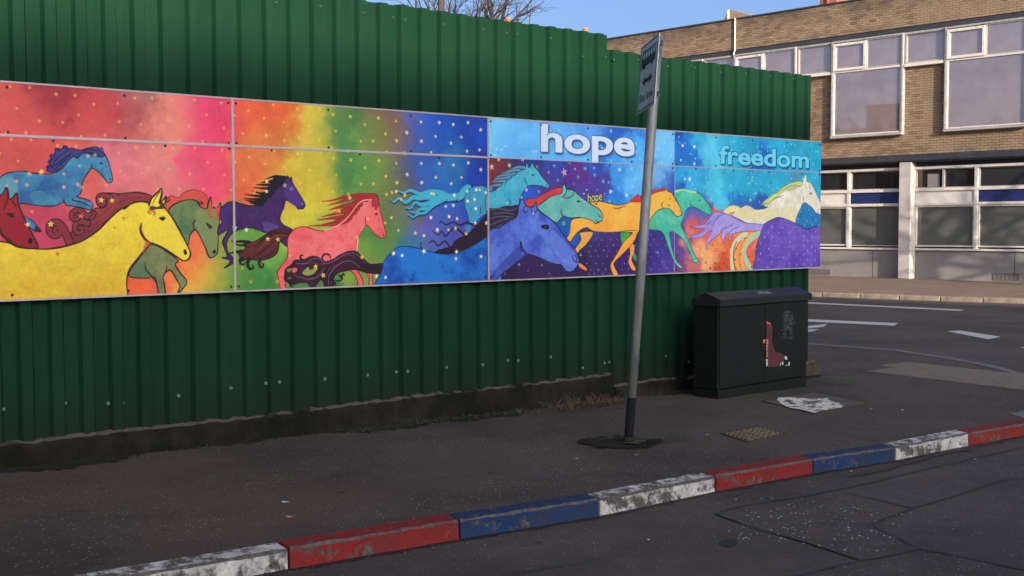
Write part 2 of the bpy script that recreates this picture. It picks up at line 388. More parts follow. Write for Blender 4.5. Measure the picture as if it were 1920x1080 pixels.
def lin255(c): return np.array(sr(*c)[:3],np.float32)
def smoothpts(pts,closed,sub=6):
    p=np.array(pts,float); n=len(p); out=[]
    rngi=range(n) if closed else range(n-1)
    for i in rngi:
        a=p[(i-1)%n] if closed else p[max(i-1,0)]; b=p[i]; c=p[(i+1)%n] if closed else p[i+1]; d=p[(i+2)%n] if closed else p[min(i+2,n-1)]
        for t in np.arange(sub)/sub:
            out.append(.5*((2*b)+(-a+c)*t+(2*a-5*b+4*c-d)*t*t+(-a+3*b-3*c+d)*t**3))
    if not closed: out.append(p[-1])
    return np.array(out)
def cover(p):
    """coverage mask of a closed outline -> (mask,x0,y0)"""
    x0=max(0,int(p[:,0].min())-1); x1=min(CW,int(p[:,0].max())+2); y0=max(0,int(p[:,1].min())-1); y1=min(CH,int(p[:,1].max())+2)
    if x1<=x0 or y1<=y0: return None
    m=np.zeros((y1-y0,x1-x0),np.float32); q=np.roll(p,-1,axis=0); xs=np.arange(x0,x1)
    for sy in range(2):
        for r in range(y1-y0):
            y=y0+r+.25+.5*sy; k=((p[:,1]<=y)&(q[:,1]>y))|((q[:,1]<=y)&(p[:,1]>y))
            if not k.any(): continue
            a=p[k]; b=q[k]; cx=np.sort(a[:,0]+(y-a[:,1])/(b[:,1]-a[:,1])*(b[:,0]-a[:,0]))
            for i in range(0,len(cx)-1,2):
                m[r]+=.5*np.clip(np.minimum(cx[i+1],xs+1)-np.maximum(cx[i],xs),0,1)
    return m,x0,y0
def put(m,x0,y0,colr,alpha=1.0):
    h,w=m.shape[:2]; c=canvas[y0:y0+h,x0:x0+w]; a=(m*alpha)[...,None]; canvas[y0:y0+h,x0:x0+w]=c*(1-a)+a*colr
def fill(pts,c0,c1=None,outline=None,ow=4,alpha=1,noise=.9,smooth=True,vert=None,closed=True):
    p=smoothpts(pts,True) if smooth else np.array(pts,float)
    r=cover(p)
    if r is None: return
    m,x0,y0=r; h,w=m.shape
    n1=N1[y0:y0+h,x0:x0+w]; n2=N2[y0:y0+h,x0:x0+w]; n3=N3[y0:y0+h,x0:x0+w]
    t=.5+.30*n1*noise+.07*n2*noise
    if vert is not None:
        yy=((np.arange(h)/max(1,h-1)))[:,None]; t=t*(1-vert)+vert*yy
    t=np.clip(t,0,1)[...,None]; a=lin255(c0); b=lin255(c1 or c0)
    colr=a*(1-t)+b*t; colr=colr*(1+.025*n3+.035*n2)[...,None]
    put(np.clip(m,0,1),x0,y0,np.clip(colr,0,1),alpha)
    if outline is not None: stroke(np.vstack([p,p[:1]]),ow*.85,outline,smooth=False,taper=False)
def stroke(pts,wd,colr,smooth=True,taper=True,alpha=1,w1=None):
    p=smoothpts(pts,False) if smooth else np.array(pts,float)
    n=len(p); t=np.linspace(0,1,n)
    if w1 is not None: ws=wd+(w1-wd)*t
    elif taper: ws=wd*(.35+.65*np.sin(np.pi*np.clip(t,0.02,.98))**.6)
    else: ws=wd*(1+.18*np.sin(t*n*.35+p[0,0]))
    x0=max(0,int(p[:,0].min()-max(ws))-2); x1=min(CW,int(p[:,0].max()+max(ws))+3); y0=max(0,int(p[:,1].min()-max(ws))-2); y1=min(CH,int(p[:,1].max()+max(ws))+3)
    if x1<=x0 or y1<=y0: return
    m=np.zeros((y1-y0,x1-x0),np.float32)
    for i in range(n-1):
        a,b=p[i],p[i+1]; rr=max(ws[i],ws[i+1])/2+1.5
        xa=max(x0,int(min(a[0],b[0])-rr)); xb=min(x1,int(max(a[0],b[0])+rr)+2); ya=max(y0,int(min(a[1],b[1])-rr)); yb=min(y1,int(max(a[1],b[1])+rr)+2)
        if xb<=xa or yb<=ya: continue
        X,Y=np.meshgrid(np.arange(xa,xb)+.5,np.arange(ya,yb)+.5); d=b-a; L=max(1e-6,d@d)
        u=np.clip(((X-a[0])*d[0]+(Y-a[1])*d[1])/L,0,1); dist=np.hypot(X-a[0]-u*d[0],Y-a[1]-u*d[1])
        rad=(ws[i]+(ws[i+1]-ws[i])*u)/2
        s=m[ya-y0:yb-y0,xa-x0:xb-x0]; np.maximum(s,np.clip(rad-dist+.5,0,1),out=s)
    put(m,x0,y0,lin255(colr),alpha)
def star(x,y,r,colr,alpha=1,rot=None,pts5=5,canv=False):
    cx,cy=(x,y) if canv else P(x,y); rot=rng.uniform(-.3,.3) if rot is None else rot
    a=[(cx+math.sin(rot+i*math.pi/pts5)*(r if i%2==0 else r*.42),cy+math.cos(rot+i*math.pi/pts5)*(r if i%2==0 else r*.42)) for i in range(2*pts5)]
    rr=cover(np.array(a))
    if rr: put(np.clip(rr[0],0,1),rr[1],rr[2],lin255(colr),alpha)
def backdrop(region,pts,sig=26,row=None):
    """soft washes of colour: region=(s0,s1,z0,z1) in metres; pts=(photo x,y,(rgb))"""
    x0,y0=w2c(region[0],region[2]); x1,y1=w2c(region[1],region[3]); x0,x1,y0,y1=[int(round(v)) for v in (x0,x1,y0,y1)]
    x0=max(0,x0); x1=min(CW,x1); y0=max(0,y0); y1=min(CH,y1); st=6
    X,Y=np.meshgrid(np.arange(x0,x1+st,st),np.arange(y0,y1+st,st)); 
    yi=np.clip(Y,0,CH-1); xi=np.clip(X,0,CW-1)
    Xw=X+N1[yi,xi]*16; Yw=Y+N1[yi,(xi+777)%CW]*16
    acc=np.zeros(X.shape+(3,)); ws=np.zeros(X.shape)
    for px,py,c in pts:
        cx,cy=P(px,py); k=lin255(c)**.5; s=sig*CW/(MS1-MS0)/330*1.25
        wgt=np.exp(-((Xw-cx)**2+(Yw-cy)**2)/(2*s*s))+1e-5/(1+((Xw-cx)**2+(Yw-cy)**2)/(s*s)); acc+=wgt[...,None]*k; ws+=wgt
    o=(acc/ws[...,None])**2
    yy=(np.arange(y0,y1)-y0)/st; xx=(np.arange(x0,x1)-x0)/st; yi=yy.astype(int); xi=xx.astype(int); fy=(yy-yi)[:,None,None]; fx=(xx-xi)[None,:,None]
    o=(o[yi][:,xi]*(1-fy)*(1-fx)+o[yi+1][:,xi]*fy*(1-fx)+o[yi][:,xi+1]*(1-fy)*fx+o[yi+1][:,xi+1]*fy*fx)
    n=(1+.03*N2[y0:y1,x0:x1]+.02*N3[y0:y1,x0:x1]+.06*N1[y0:y1,x0:x1])[...,None]
    canvas[y0:y1,x0:x1]=np.clip(o*n,0,1)
JS=[wall(437,300,MOFF)[0],wall(915,300,MOFF)[0],wall(1265,300,MOFF)[0]]     # joints between panels
JZ=wall(915,295,MOFF)[1]
BA=[(-60,180,(200,85,75)),(0,330,(190,80,70)),(60,300,(195,75,70)),(180,200,(202,78,72)),(95,175,(150,45,55)),(40,220,(200,80,75)),(250,200,(185,65,72)),(195,185,(180,50,62)),(252,180,(140,115,105)),
(300,230,(218,125,108)),(340,210,(222,132,110)),(230,300,(208,112,118)),(300,310,(218,128,118)),(380,200,(215,60,100)),(400,300,(226,70,105)),(420,230,(220,60,100)),(385,340,(225,75,105)),(100,420,(190,65,90)),(200,420,(212,105,108)),
(150,470,(190,65,95)),(170,340,(208,92,82)),(250,350,(212,105,112)),(330,360,(215,115,115)),(460,225,(226,90,60)),(505,215,(222,90,50)),(540,205,(228,95,48)),(480,290,(205,115,62)),(490,250,(205,125,60)),(560,240,(200,170,62)),(590,220,(202,188,62)),(600,300,(192,178,60)),(640,235,(85,125,58)),(650,250,(62,122,72)),(690,240,(95,142,60)),(720,245,(120,112,62)),(740,230,(128,90,88)),(690,205,(125,88,72)),
(770,225,(85,92,155)),(790,250,(50,90,172)),(830,250,(30,80,172)),(850,285,(42,115,170)),(865,240,(20,62,150)),(900,240,(24,70,172)),(895,280,(18,50,142)),(470,330,(216,96,60)),(520,340,(208,142,56)),(570,330,(196,172,55)),(590,360,(202,186,56)),(560,400,(206,190,60)),(480,440,(95,150,62)),(430,470,(110,155,60)),(430,520,(72,130,60)),(480,520,(62,126,60)),(540,420,(192,186,60)),
(530,480,(110,160,62)),(650,330,(66,120,66)),(690,340,(100,145,66)),(610,460,(150,170,60)),(720,360,(110,122,62)),(700,430,(76,136,60)),(680,500,(120,150,60)),(740,440,(90,125,66)),(600,530,(60,120,60)),(760,400,(85,112,80)),(770,350,(88,80,125)),(745,400,(110,100,75)),(800,330,(45,92,168)),(850,340,(32,105,172)),(885,340,(20,56,152)),(905,380,(25,70,168)),(830,400,(36,88,172)),(850,430,(40,90,168)),(815,425,(120,80,155)),
(800,460,(50,102,150)),(790,480,(42,112,122)),(870,440,(90,60,140)),(340,490,(236,112,62)),(260,540,(226,96,56)),(370,455,(232,125,62)),(390,500,(226,190,60)),(370,530,(222,172,62)),(415,540,(125,150,60)),(350,440,(226,92,76)),(270,520,(226,92,62)),(310,500,(230,105,70))]
backdrop((MS0,JS[1],MZ0,JZ),BA)
# the upper strip carries the same washes again, let down by one strip height
backdrop((MS0,JS[1],JZ,MZ1),[(x,y,c) for x,y,c in BA if y<345])
C3T=[(930,240,(110,185,236)),(960,270,(95,172,232)),(1000,280,(100,182,236)),(1040,240,(92,165,226)),(1080,290,(90,172,232)),(1110,235,(80,150,220)),(1150,255,(38,98,190)),(1185,245,(60,130,212)),(1200,290,(72,162,222)),(1240,260,(112,182,226)),(1260,290,(102,182,226)),(1170,290,(70,150,220))]
backdrop((JS[1],JS[2],JZ,MZ1),C3T,20)
C4T=[(1275,250,(20,82,172)),(1290,290,(30,112,192)),(1310,262,(42,162,206)),(1330,280,(84,188,216)),(1370,260,(50,170,205)),(1400,270,(32,152,192)),(1430,310,(30,100,180)),(1500,275,(42,162,192)),(1535,300,(30,160,192)),(1460,290,(35,160,195))]
backdrop((JS[2],MS1,JZ,MZ1),C4T,20)
C3=[(930,310,(112,46,50)),(945,300,(112,46,56)),(925,345,(108,50,60)),(965,310,(40,50,130)),(1000,310,(36,52,122)),(1015,335,(70,55,125)),(1060,320,(88,46,122)),(1100,330,(88,46,122)),(1060,355,(80,50,132)),(1130,350,(72,56,140)),(1045,303,(36,80,172)),(1120,300,(30,90,182)),(1160,320,(60,142,212)),(1150,375,(40,122,202)),
(1190,340,(92,168,222)),(1175,300,(70,150,215)),(1240,320,(112,178,222)),(1250,345,(60,112,192)),(1258,362,(40,62,150)),(985,365,(40,88,190)),(1060,430,(30,92,172)),(1100,372,(72,60,142)),(1120,470,(52,36,92)),(1180,480,(62,36,102)),(1240,480,(62,46,132)),(1220,430,(60,50,130)),(1080,500,(46,30,76)),(1000,505,(52,30,82)),(1262,480,(90,70,150)),(940,515,(42,26,62)),(1140,450,(66,40,108)),(1110,430,(50,60,130))]
backdrop((JS[1],JS[2],MZ0,JZ),C3,20)
C4=[(1275,335,(36,152,202)),(1278,365,(30,82,172)),(1300,340,(52,162,206)),(1340,350,(72,188,216)),(1400,350,(42,158,192)),(1370,330,(45,165,200)),(1450,340,(42,158,192)),(1530,330,(36,158,192)),(1420,386,(38,88,165)),(1395,378,(40,110,180)),(1297,396,(70,100,192)),(1312,405,(95,100,180)),(1300,425,(216,90,80)),(1325,420,(222,95,85)),(1290,445,(232,132,102)),(1300,470,(236,162,112)),(1330,480,(238,165,105)),(1300,500,(190,100,105)),(1275,500,(110,62,118)),(1270,440,(80,60,140)),(1340,455,(236,142,82)),(1350,490,(206,82,52)),(1370,460,(215,100,60)),(1385,490,(216,102,62)),(1400,440,(225,140,80)),(1272,470,(95,65,140)),(1285,480,(120,75,130))]
backdrop((JS[2],MS1,MZ0,JZ),C4,15)

OUT=(45,22,32)
# small speckle in the dark field of the third column
for i in range(15):
    for j in range(8):
        x=1095+i*14+(j%2)*7+rng.uniform(-2,2); y=438+j*11+rng.uniform(-2,2)
        if 1100<x<1285 and y<518: star(x,y,rng.uniform(3.5,5.5),(150,150,175) if rng.random()<.75 else (120,110,165),.8,0,3)
for x,y,r in ((1089,478,9),(1233,473,9),(973,496,8),(1016,497,7),(990,507,4),(947,513,4),(1030,513,4)): star(x,y,r,(130,170,170),.85,0,3)
# --- blue galloping horse
DK=(30,28,55)
fill(Q('A',[(-260,560),(-160,460),(-60,400),(0,330),(50,295),(120,280),(200,275),(290,292),(380,298),(450,290),(500,265),(560,190),(640,130),(720,110),(800,105),(870,120),(900,160),(925,230),(945,310),(948,350),(930,372),(905,365),(870,320),(820,275),(775,250),(745,285),(715,330),(695,380),(690,430),(670,475),(650,490),(720,510),(770,535),(785,570),(760,600),(700,585),(620,570),(560,560),(540,535),(470,565),(400,570),(300,562),(240,555),(190,545),(150,560),(60,620),(-60,640)]),(42,92,142),(70,140,170),OUT,4)
fill(Q('A',[(-60,420),(0,350),(60,320),(120,340),(150,420),(140,500),(60,540),(-60,560)]),(120,170,160),(90,150,160),None,alpha=.55)
fill(Q('A',[(250,470),(330,440),(430,480),(470,540),(400,560),(300,555)]),(80,150,165),None,None,alpha=.4)
fill(Q('A',[(395,265),(400,235),(425,215),(410,190),(435,170),(430,145),(462,132),(470,95),(510,92),(540,70),(570,88),(610,80),(680,98),(740,80),(810,70),(850,92),(885,140),(840,155),(790,140),(740,122),(690,128),(655,165),(620,150),(580,185),(540,230),(500,262),(440,282),(400,272)]),(38,52,112),(60,62,120),OUT,4)
for s in ([(420,255),(500,200),(560,150),(620,110)],[(440,235),(470,180),(540,120),(600,95)],[(450,265),(530,200),(600,130)],[(700,110),(760,90),(830,110)],[(690,120),(760,120),(850,140)]): stroke(Q('A',s),3.5,DK)
for s in ([(470,125),(470,85),(500,90),(495,115)],[(530,90),(540,62),(570,75),(555,95)],[(430,170),(425,140),(460,140),(450,165)],[(415,215),(410,190),(440,190)],[(400,260),(395,235),(430,235),(440,255)]): stroke(Q('A',s),5,(35,32,85))
fill(Q('A',[(845,100),(862,72),(872,110)]),(50,100,150),None,OUT,3)
fill(Q('A',[(205,655),(260,685),(300,720),(350,780),(290,780),(250,740),(215,700)]),(60,130,170),(40,100,150),OUT,3)
fill(Q('A',[(300,735),(352,782),(288,784)]),(40,30,60),None,OUT,2,smooth=False)
stroke(Q('A',[(615,500),(620,520),(700,540),(772,578)]),4,OUT); stroke(Q('A',[(540,505),(540,535),(560,560)]),4,OUT)
stroke(Q('A',[(775,212),(776,250)]),4,OUT); fill(Q('A',[(840,205),(858,200),(868,212),(850,216)]),(20,25,45)); fill(Q('A',[(922,338),(932,328),(934,345),(925,352)]),(20,25,45))
# --- wine-red curling mane behind the yellow horse
MN=(128,46,52); MN2=(100,34,46)
mane=Q('A',[(575,888),(560,840),(600,795),(660,745),(700,690),(740,640),(800,590),(880,578),(903,535),(890,495),(860,478),(850,462),(950,458),(1010,470)])+Q('B',[(0,160),(80,150),(180,145),(260,160),(312,190),(300,260),(180,228),(100,262),(0,345)])+Q('A',[(960,655),(850,775),(720,858),(620,900)])
fill(mane,MN2,(150,58,58),OUT,5,vert=.4)
def curl(k,s,wd):
    stroke(Q(k,s),wd+7,OUT,taper=False,w1=wd*.45+6); stroke(Q(k,s),wd,MN,taper=False,w1=wd*.45)
curl('A',[(585,870),(560,810),(530,750),(490,708),(440,712),(415,750),(425,800),(470,822),(505,800),(508,762),(480,750),(460,772),(478,790)],19)
curl('A',[(740,715),(690,700),(645,715),(632,760),(655,795),(690,785),(690,752),(665,752)],14)
curl('A',[(780,640),(730,655),(690,612),(640,605),(605,635),(612,675),(648,682),(668,655),(645,640)],14)
curl('A',[(930,490),(865,478),(830,500),(835,550),(868,562),(885,535),(862,515)],12)
curl('A',[(770,670),(790,650),(800,625),(782,615)],8)
for s in ([(640,860),(760,780),(880,700),(1000,600)],[(700,790),(800,720),(920,640),(1040,540)],[(760,690),(860,640),(960,560),(1060,500)]): stroke(Q('A',s),4,(95,32,42),alpha=.5)
stroke(Q('B',[(0,250),(90,200),(190,185),(290,210)]),4,(95,32,42),alpha=.6)
# --- red horse at the frame's left
fill(Q('A',[(-260,640),(-120,540),(0,482),(30,450),(55,410),(70,455),(80,510),(112,492),(142,460),(152,530),(162,572),(200,660),(250,760),(290,840),(318,922),(200,925),(110,890),(60,860),(20,820),(-60,740),(-260,800)]),(150,30,40),(120,30,38),OUT,5)
stroke(Q('A',[(30,600),(60,520),(60,450)]),5,(80,22,30)); stroke(Q('A',[(100,520),(140,580)]),5,(80,22,30)); fill(Q('A',[(60,640),(105,630),(112,668),(80,655)]),(35,15,25)); stroke(Q('A',[(50,635),(90,632),(125,630)]),4,OUT)
fill(Q('A',[(240,845),(262,835),(276,862),(262,888),(242,880)]),(30,18,22)); stroke(Q('A',[(5,740),(20,800),(70,850),(110,870)]),4,OUT)
# --- olive horse with orange mane
fill(Q('B',[(300,600),(400,640),(530,740),(510,780),(560,860),(612,930),(570,1000),(530,1030),(550,970),(520,910),(465,830),(405,880),(415,960),(425,1100),(370,1100),(350,960),(320,890),(250,900),(100,875),(180,740),(250,650)]),(92,108,72),(140,140,88),OUT,5,vert=.3)
fill(Q('B',[(110,860),(180,760),(260,800),(300,880),(240,895)]),(70,105,75),None,None,alpha=.6)
stroke(Q('B',[(245,760),(250,820),(300,880),(340,940)]),4,OUT); stroke(Q('B',[(405,880),(430,830),(435,785)]),4,OUT)
fill(Q('B',[(430,300),(440,200),(480,175),(540,190),(580,150),(660,122),(740,140),(790,180),(795,250),(770,300),(710,260),(640,225),(540,240),(470,310)]),(218,88,58),(195,75,62),(130,40,40),3)
fill(Q('B',[(455,300),(520,240),(620,210),(700,220),(730,270),(790,290),(800,240),(820,185),(832,240),(830,270),(880,280),(905,235),(912,270),(905,330),(895,430),(885,600),(880,680),(830,720),(800,700),(770,620),(720,520),(685,475),(640,520),(620,610),(560,520),(500,400)]),(72,108,74),(128,138,82),OUT,5,vert=.2)
fill(Q('B',[(700,300),(800,300),(890,330),(885,560),(870,680),(830,705),(790,640),(720,500),(690,400)]),(140,145,88),(120,135,80),None,alpha=.6)
stroke(Q('B',[(690,388),(670,410),(670,450),(690,478)]),5,OUT); stroke(Q('B',[(700,230),(715,245),(750,245),(735,225),(715,240)]),5,OUT)
for s in ([(835,275),(815,310),(815,345),(840,350)],[(850,290),(890,320),(885,370),(860,375)],[(870,280),(900,300),(895,350)],[(820,225),(818,280)]): stroke(Q('B',s),10,(150,45,40)); stroke(Q('B',s),6,(215,90,60))
fill(Q('B',[(780,415),(835,455),(815,465),(795,445)]),(40,35,35)); stroke(Q('B',[(775,405),(840,450)]),3,OUT); fill(Q('B',[(838,660),(862,650),(870,670),(848,690)]),(40,35,35))
# --- yellow horse
yel=Q('A',[(-160,845),(0,868),(80,880),(160,915),(300,930),(420,930),(560,905),(700,860),(820,780),(900,700),(1000,610),(1080,568)])+Q('B',[(60,290),(120,247),(200,226),(272,235),(280,262),(300,200),(360,140),(390,112),(392,170),(372,240),(400,215),(430,180),(422,232),(412,272),(480,360),(560,500),(620,620),(645,680),(628,730),(582,745),(520,710),(430,650),(350,605),(295,592),(250,640),(180,722),(122,800),(92,868),(82,960),(76,1300),(-400,1400)])+[P(-260,640),P(-260,470)]
fill(yel,(208,165,46),(234,216,62),OUT,6,vert=.62)
fill(Q('B',[(220,300),(420,320),(560,560),(630,680),(580,730),(430,630),(300,580),(220,500)]),(232,215,72),(225,200,60),None,alpha=.5)
stroke(Q('B',[(212,420),(205,480),(240,550),(300,597)]),9,(150,60,40)); stroke(Q('B',[(212,420),(205,480),(240,550),(300,597)]),5,OUT)
fill(Q('B',[(290,592),(250,575),(220,680),(260,630)]),(180,80,60),None,None,alpha=.7)
fill(Q('B',[(285,290),(300,265),(360,275),(395,235),(415,262),(412,285),(350,290),(310,300)]),(90,45,60),None,OUT,2); stroke(Q('B',[(275,310),(320,312),(330,330),(318,352)]),6,(200,90,50)); stroke(Q('B',[(285,300),(270,320),(300,335)]),5,(190,90,60))
stroke(Q('B',[(310,250),(340,190),(385,130)]),3,(110,80,30)); stroke(Q('B',[(360,235),(380,180),(388,130)]),3,(110,80,30)); stroke(Q('B',[(415,210),(440,225),(462,210),(450,190)]),4,OUT)
fill(Q('B',[(368,368),(405,362),(420,380),(400,395),(385,390)]),(35,22,22)); stroke(Q('B',[(375,365),(410,362),(428,382)]),3,OUT)
fill(Q('B',[(585,650),(605,648),(615,680),(600,697),(584,678)]),(40,25,20))
# --- purple horse, black mane
PO=(22,14,36)
fill(Q('C',[(60,440),(75,390),(130,345),(190,335),(250,350),(330,370),(430,365),(480,330),(560,240),(650,150),(680,95),(700,120),(720,110),(730,160),(770,230),(820,310),(845,360),(830,395),(780,400),(750,365),(700,335),(665,325),(650,390),(625,440),(615,500),(650,550),(740,610),(740,760),(680,750),(620,700),(560,640),(480,620),(400,590),(330,575),(220,600),(180,620),(130,690),(125,760),(140,810),(190,860),(185,900),(100,945),(150,900),(140,870),(80,850),(125,840),(100,760),(85,700),(130,600),(45,640),(50,560),(80,530),(60,480)]),(52,24,64),(68,38,102),PO,4)
fill(Q('C',[(660,170),(740,190),(820,330),(790,390),(680,320)]),(88,56,140),(75,45,120),None,alpha=.7)
fill(Q('C',[(455,530),(500,520),(600,560),(560,610),(480,610)]),(90,75,140),None,None,alpha=.6)
for s in ([(655,115),(560,103),(470,132)],[(600,150),(500,150),(435,162)],[(580,185),(480,180),(390,178)],[(560,215),(470,212),(365,205)],[(540,250),(440,258),(355,235)],[(520,285),(400,282),(285,265)],[(480,318),(380,312),(275,305)],[(455,348),(370,336),(290,318)],[(440,358),(380,352),(330,340)]): stroke(Q('C',s),15,(16,18,22),taper=False,w1=1.5)
fill(Q('C',[(672,108),(560,112),(520,180),(480,250),(430,320),(420,358),(480,335),(560,245),(650,150)]),(16,18,22),(24,20,30),None)
fill(Q('C',[(705,215),(722,198),(738,212),(720,232)]),(120,110,160)); fill(Q('C',[(715,212),(726,206),(730,220)]),(15,12,20)); stroke(Q('C',[(812,345),(822,352),(815,365)]),3,(150,120,180))
# --- brown tail
BT=(104,40,38)
fill(Q('C',[(720,625),(640,590),(550,598),(480,640),(400,690),(330,710),(280,702),(290,770),(220,790),(240,830),(250,890),(290,868),(350,868),(440,875),(530,850),(590,800),(618,700),(700,655)]),BT,(70,28,32),(35,14,20),4)
for s,wd in (([(330,708),(250,700),(190,705),(165,697)],12),([(300,735),(240,735),(195,722)],10),([(260,790),(190,800),(140,815)],12),([(270,860),(245,870),(250,905),(285,910),(290,880)],12),([(330,860),(315,910),(340,955),(370,940),(358,915)],16),([(430,870),(420,910),(445,940),(462,915),(445,900)],12)): stroke(Q('C',s),wd,(30,20,24),taper=False,w1=3)
for s in ([(700,640),(600,620),(500,660),(400,730),(300,760)],[(620,660),(540,720),(440,800),(350,850)],[(600,740),(520,820),(440,860)],[(640,610),(540,620),(430,700)]): stroke(Q('C',s),4,(40,16,20))
stroke(Q('C',[(690,650),(580,650),(480,720),(400,800)]),4,(150,70,60),alpha=.5)
# --- pink horse, red mane
fill(Q('D',[(200,540),(215,470),(270,410),(340,385),(410,395),(480,420),(560,425),(640,400),(720,350),(800,270),(870,170),(940,130),(1000,115),(1030,75),(1075,95),(1085,170),(1110,290),(1148,440),(1135,490),(1095,490),(1040,450),(990,390),(955,370),(930,420),(885,490),(880,580),(870,620),(940,700),(990,750),(1020,830),(1012,1000),(975,1000),(985,860),(880,800),(925,900),(925,1000),(880,1000),(870,890),(800,810),(600,760),(300,800),(200,780),(172,850),(190,1020),(145,1020),(110,880),(105,820),(160,740),(195,690),(205,620)]),(222,82,88),(235,115,112),(110,25,40),4)
fill(Q('D',[(800,300),(930,150),(990,200),(960,360),(880,480),(800,560),(780,420)]),(232,120,115),None,None,alpha=.5)
MR=(168,42,44)
for s,wd in (([(1040,90),(900,82),(760,98),(640,130),(530,142)],16),([(960,120),(820,110),(700,150),(590,182)],18),([(900,160),(800,180),(690,200),(600,225)],22),([(870,200),(760,230),(650,262),(530,290)],22),([(840,240),(740,290),(620,305),(480,322)],22),([(800,290),(720,320),(640,345),(540,362)],20),([(780,320),(680,360),(540,372),(400,378)],16)):
    stroke(Q('D',s),wd+3,(92,44,44),taper=False,w1=2); stroke(Q('D',s),wd*.8,MR,taper=False,w1=2)
fill(Q('D',[(1010,90),(920,95),(820,180),(740,290),(690,350),(640,380),(720,365),(800,275),(870,175),(950,130)]),MR,(150,35,40),None)
stroke(Q('D',[(1000,125),(930,135),(870,180),(800,275),(720,352),(640,398),(560,425)]),4,(240,150,130),taper=False); 
fill(Q('D',[(1030,85),(1075,105),(1078,190),(1050,225),(1035,180),(1018,200),(1015,130)]),(172,52,58),None,(90,20,30),2)
stroke(Q('D',[(950,290),(955,370)]),4,(110,25,40)); fill(Q('D',[(1038,268),(1062,248),(1068,272)]),(90,20,30)); fill(Q('D',[(1115,465),(1130,458),(1130,475)]),(110,25,40)); stroke(Q('D',[(880,480),(878,560),(868,620)]),4,(245,190,170))
# --- very dark curling tail of the blue horse
TL=(38,16,30)
fill(Q('D',[(1130,745),(1000,745),(930,690),(860,625),(780,625),(700,660),(640,700),(560,720),(500,680),(430,672),(360,700),(270,710),(240,750),(190,790),(170,860),(175,900),(230,940),(330,960),(400,960),(470,965),(520,900),(560,965),(600,985),(650,965),(640,900),(680,840),(760,815),(860,800),(960,830),(1110,835)]),TL,(62,26,44),(20,10,20),3)
fill(Q('D',[(340,830),(400,770),(420,800),(470,780),(490,800),(440,850),(380,860)]),(140,150,70),None,(25,12,22),3); fill(Q('D',[(190,800),(230,780),(250,800),(210,830)]),(110,130,70),None,(25,12,22),3); fill(Q('D',[(250,780),(300,790),(280,830),(245,825)]),(220,85,90),None,(25,12,22),3); fill(Q('D',[(200,880),(240,870),(230,900),(205,905)]),(110,130,70),None,(25,12,22),3)
fill(Q('D',[(280,940),(380,930),(400,970),(290,975)]),(70,120,65),None,None); fill(Q('D',[(480,960),(530,905),(545,965)]),(80,125,65),None,None)
for s in ([(620,700),(600,655),(550,655),(535,700),(570,730),(600,715)],[(350,700),(325,690),(330,665),(352,662)],[(690,850),(720,860),(740,840),(750,860)],[(660,900),(700,910),(730,880),(700,870)],[(200,830),(175,870),(200,900),(225,890)],[(250,940),(220,920),(230,955),(260,965)],[(640,900),(660,930),(670,960)]): stroke(Q('D',s),7,TL)
for s in ([(420,700),(500,690),(560,740),(640,720),(760,650),(860,650),(960,740)],[(600,960),(600,860),(680,760),(800,715),(900,780)],[(250,850),(400,890),(500,860),(560,780)],[(280,740),(380,740),(430,700)]): stroke(Q('D',s),3,(120,105,140),alpha=.7)
for s in ([(560,900),(600,800),(700,740)],[(560,750),(480,740),(400,720)],[(700,690),(800,660),(880,700)]): stroke(Q('D',s),5,(95,38,58),alpha=.8)
# --- teal horse between second and third columns
TE=(48,135,168)
for s,wd in (([(775,172),(740,185),(700,235),(610,245),(520,205),(420,195),(340,215),(245,183),(180,203),(115,182)],34),([(650,240),(520,260),(420,240),(320,250),(270,245),(200,292),(140,252),(92,288),(65,262)],26),([(560,255),(450,285),(350,315),(290,292),(245,345),(200,338)],20),([(520,265),(420,340),(340,352),(290,388),(235,372)],18),([(540,270),(450,320),(380,385),(320,395),(270,428),(222,402)],16)):
    q=Q('E',s); stroke([(a,b-5) for a,b in q],wd+3,(18,48,95),taper=False,w1=4); stroke(q,wd,(62,165,188),taper=False,w1=3)
fill(Q('E',[(780,180),(830,145),(900,138),(960,158),(1000,150),(1010,400),(960,392),(900,420),(850,470),(790,492),(775,420),(745,330),(740,250)]),(42,125,165),(62,150,185),(20,55,105),4)
stroke(Q('E',[(885,330),(890,380),(875,410)]),4,(20,55,100)); fill(Q('E',[(750,510),(800,505),(790,560),(760,560)]),(50,130,185),None,None)
# front half
canv_keep=None
fill(Q('F',[(15,330),(80,300),(150,240),(230,170),(300,130),(335,120),(350,68),(370,110),(395,72),(412,102),(440,130),(480,190),(530,245),(540,270),(520,280),(470,265),(400,258),(350,270),(310,330),(285,390),(270,430),(150,440),(15,490)]),(48,150,180),(78,178,198),(22,50,80),4)
for s in ([(330,110),(270,105),(210,130),(150,158)],[(290,130),(230,135),(180,160),(140,165)],[(250,160),(190,172),(120,180),(85,200)],[(210,190),(150,200),(90,205),(65,228)],[(170,225),(120,225),(60,228)],[(130,255),(80,258),(35,268)]): stroke(Q('F',s),15,(38,60,100),taper=False,w1=3); stroke(Q('F',s),10,(92,142,165),taper=False,w1=2)
stroke(Q('F',[(340,190),(335,220),(362,262)]),4,(22,50,80)); stroke(Q('F',[(390,172),(412,170)]),7,(22,50,90)); stroke(Q('F',[(515,250),(525,268)]),5,(22,40,70)); stroke(Q('F',[(195,375),(215,400),(210,425)]),4,(22,60,90)); stroke(Q('F',[(270,150),(200,205),(160,265)]),2.5,(30,70,100))
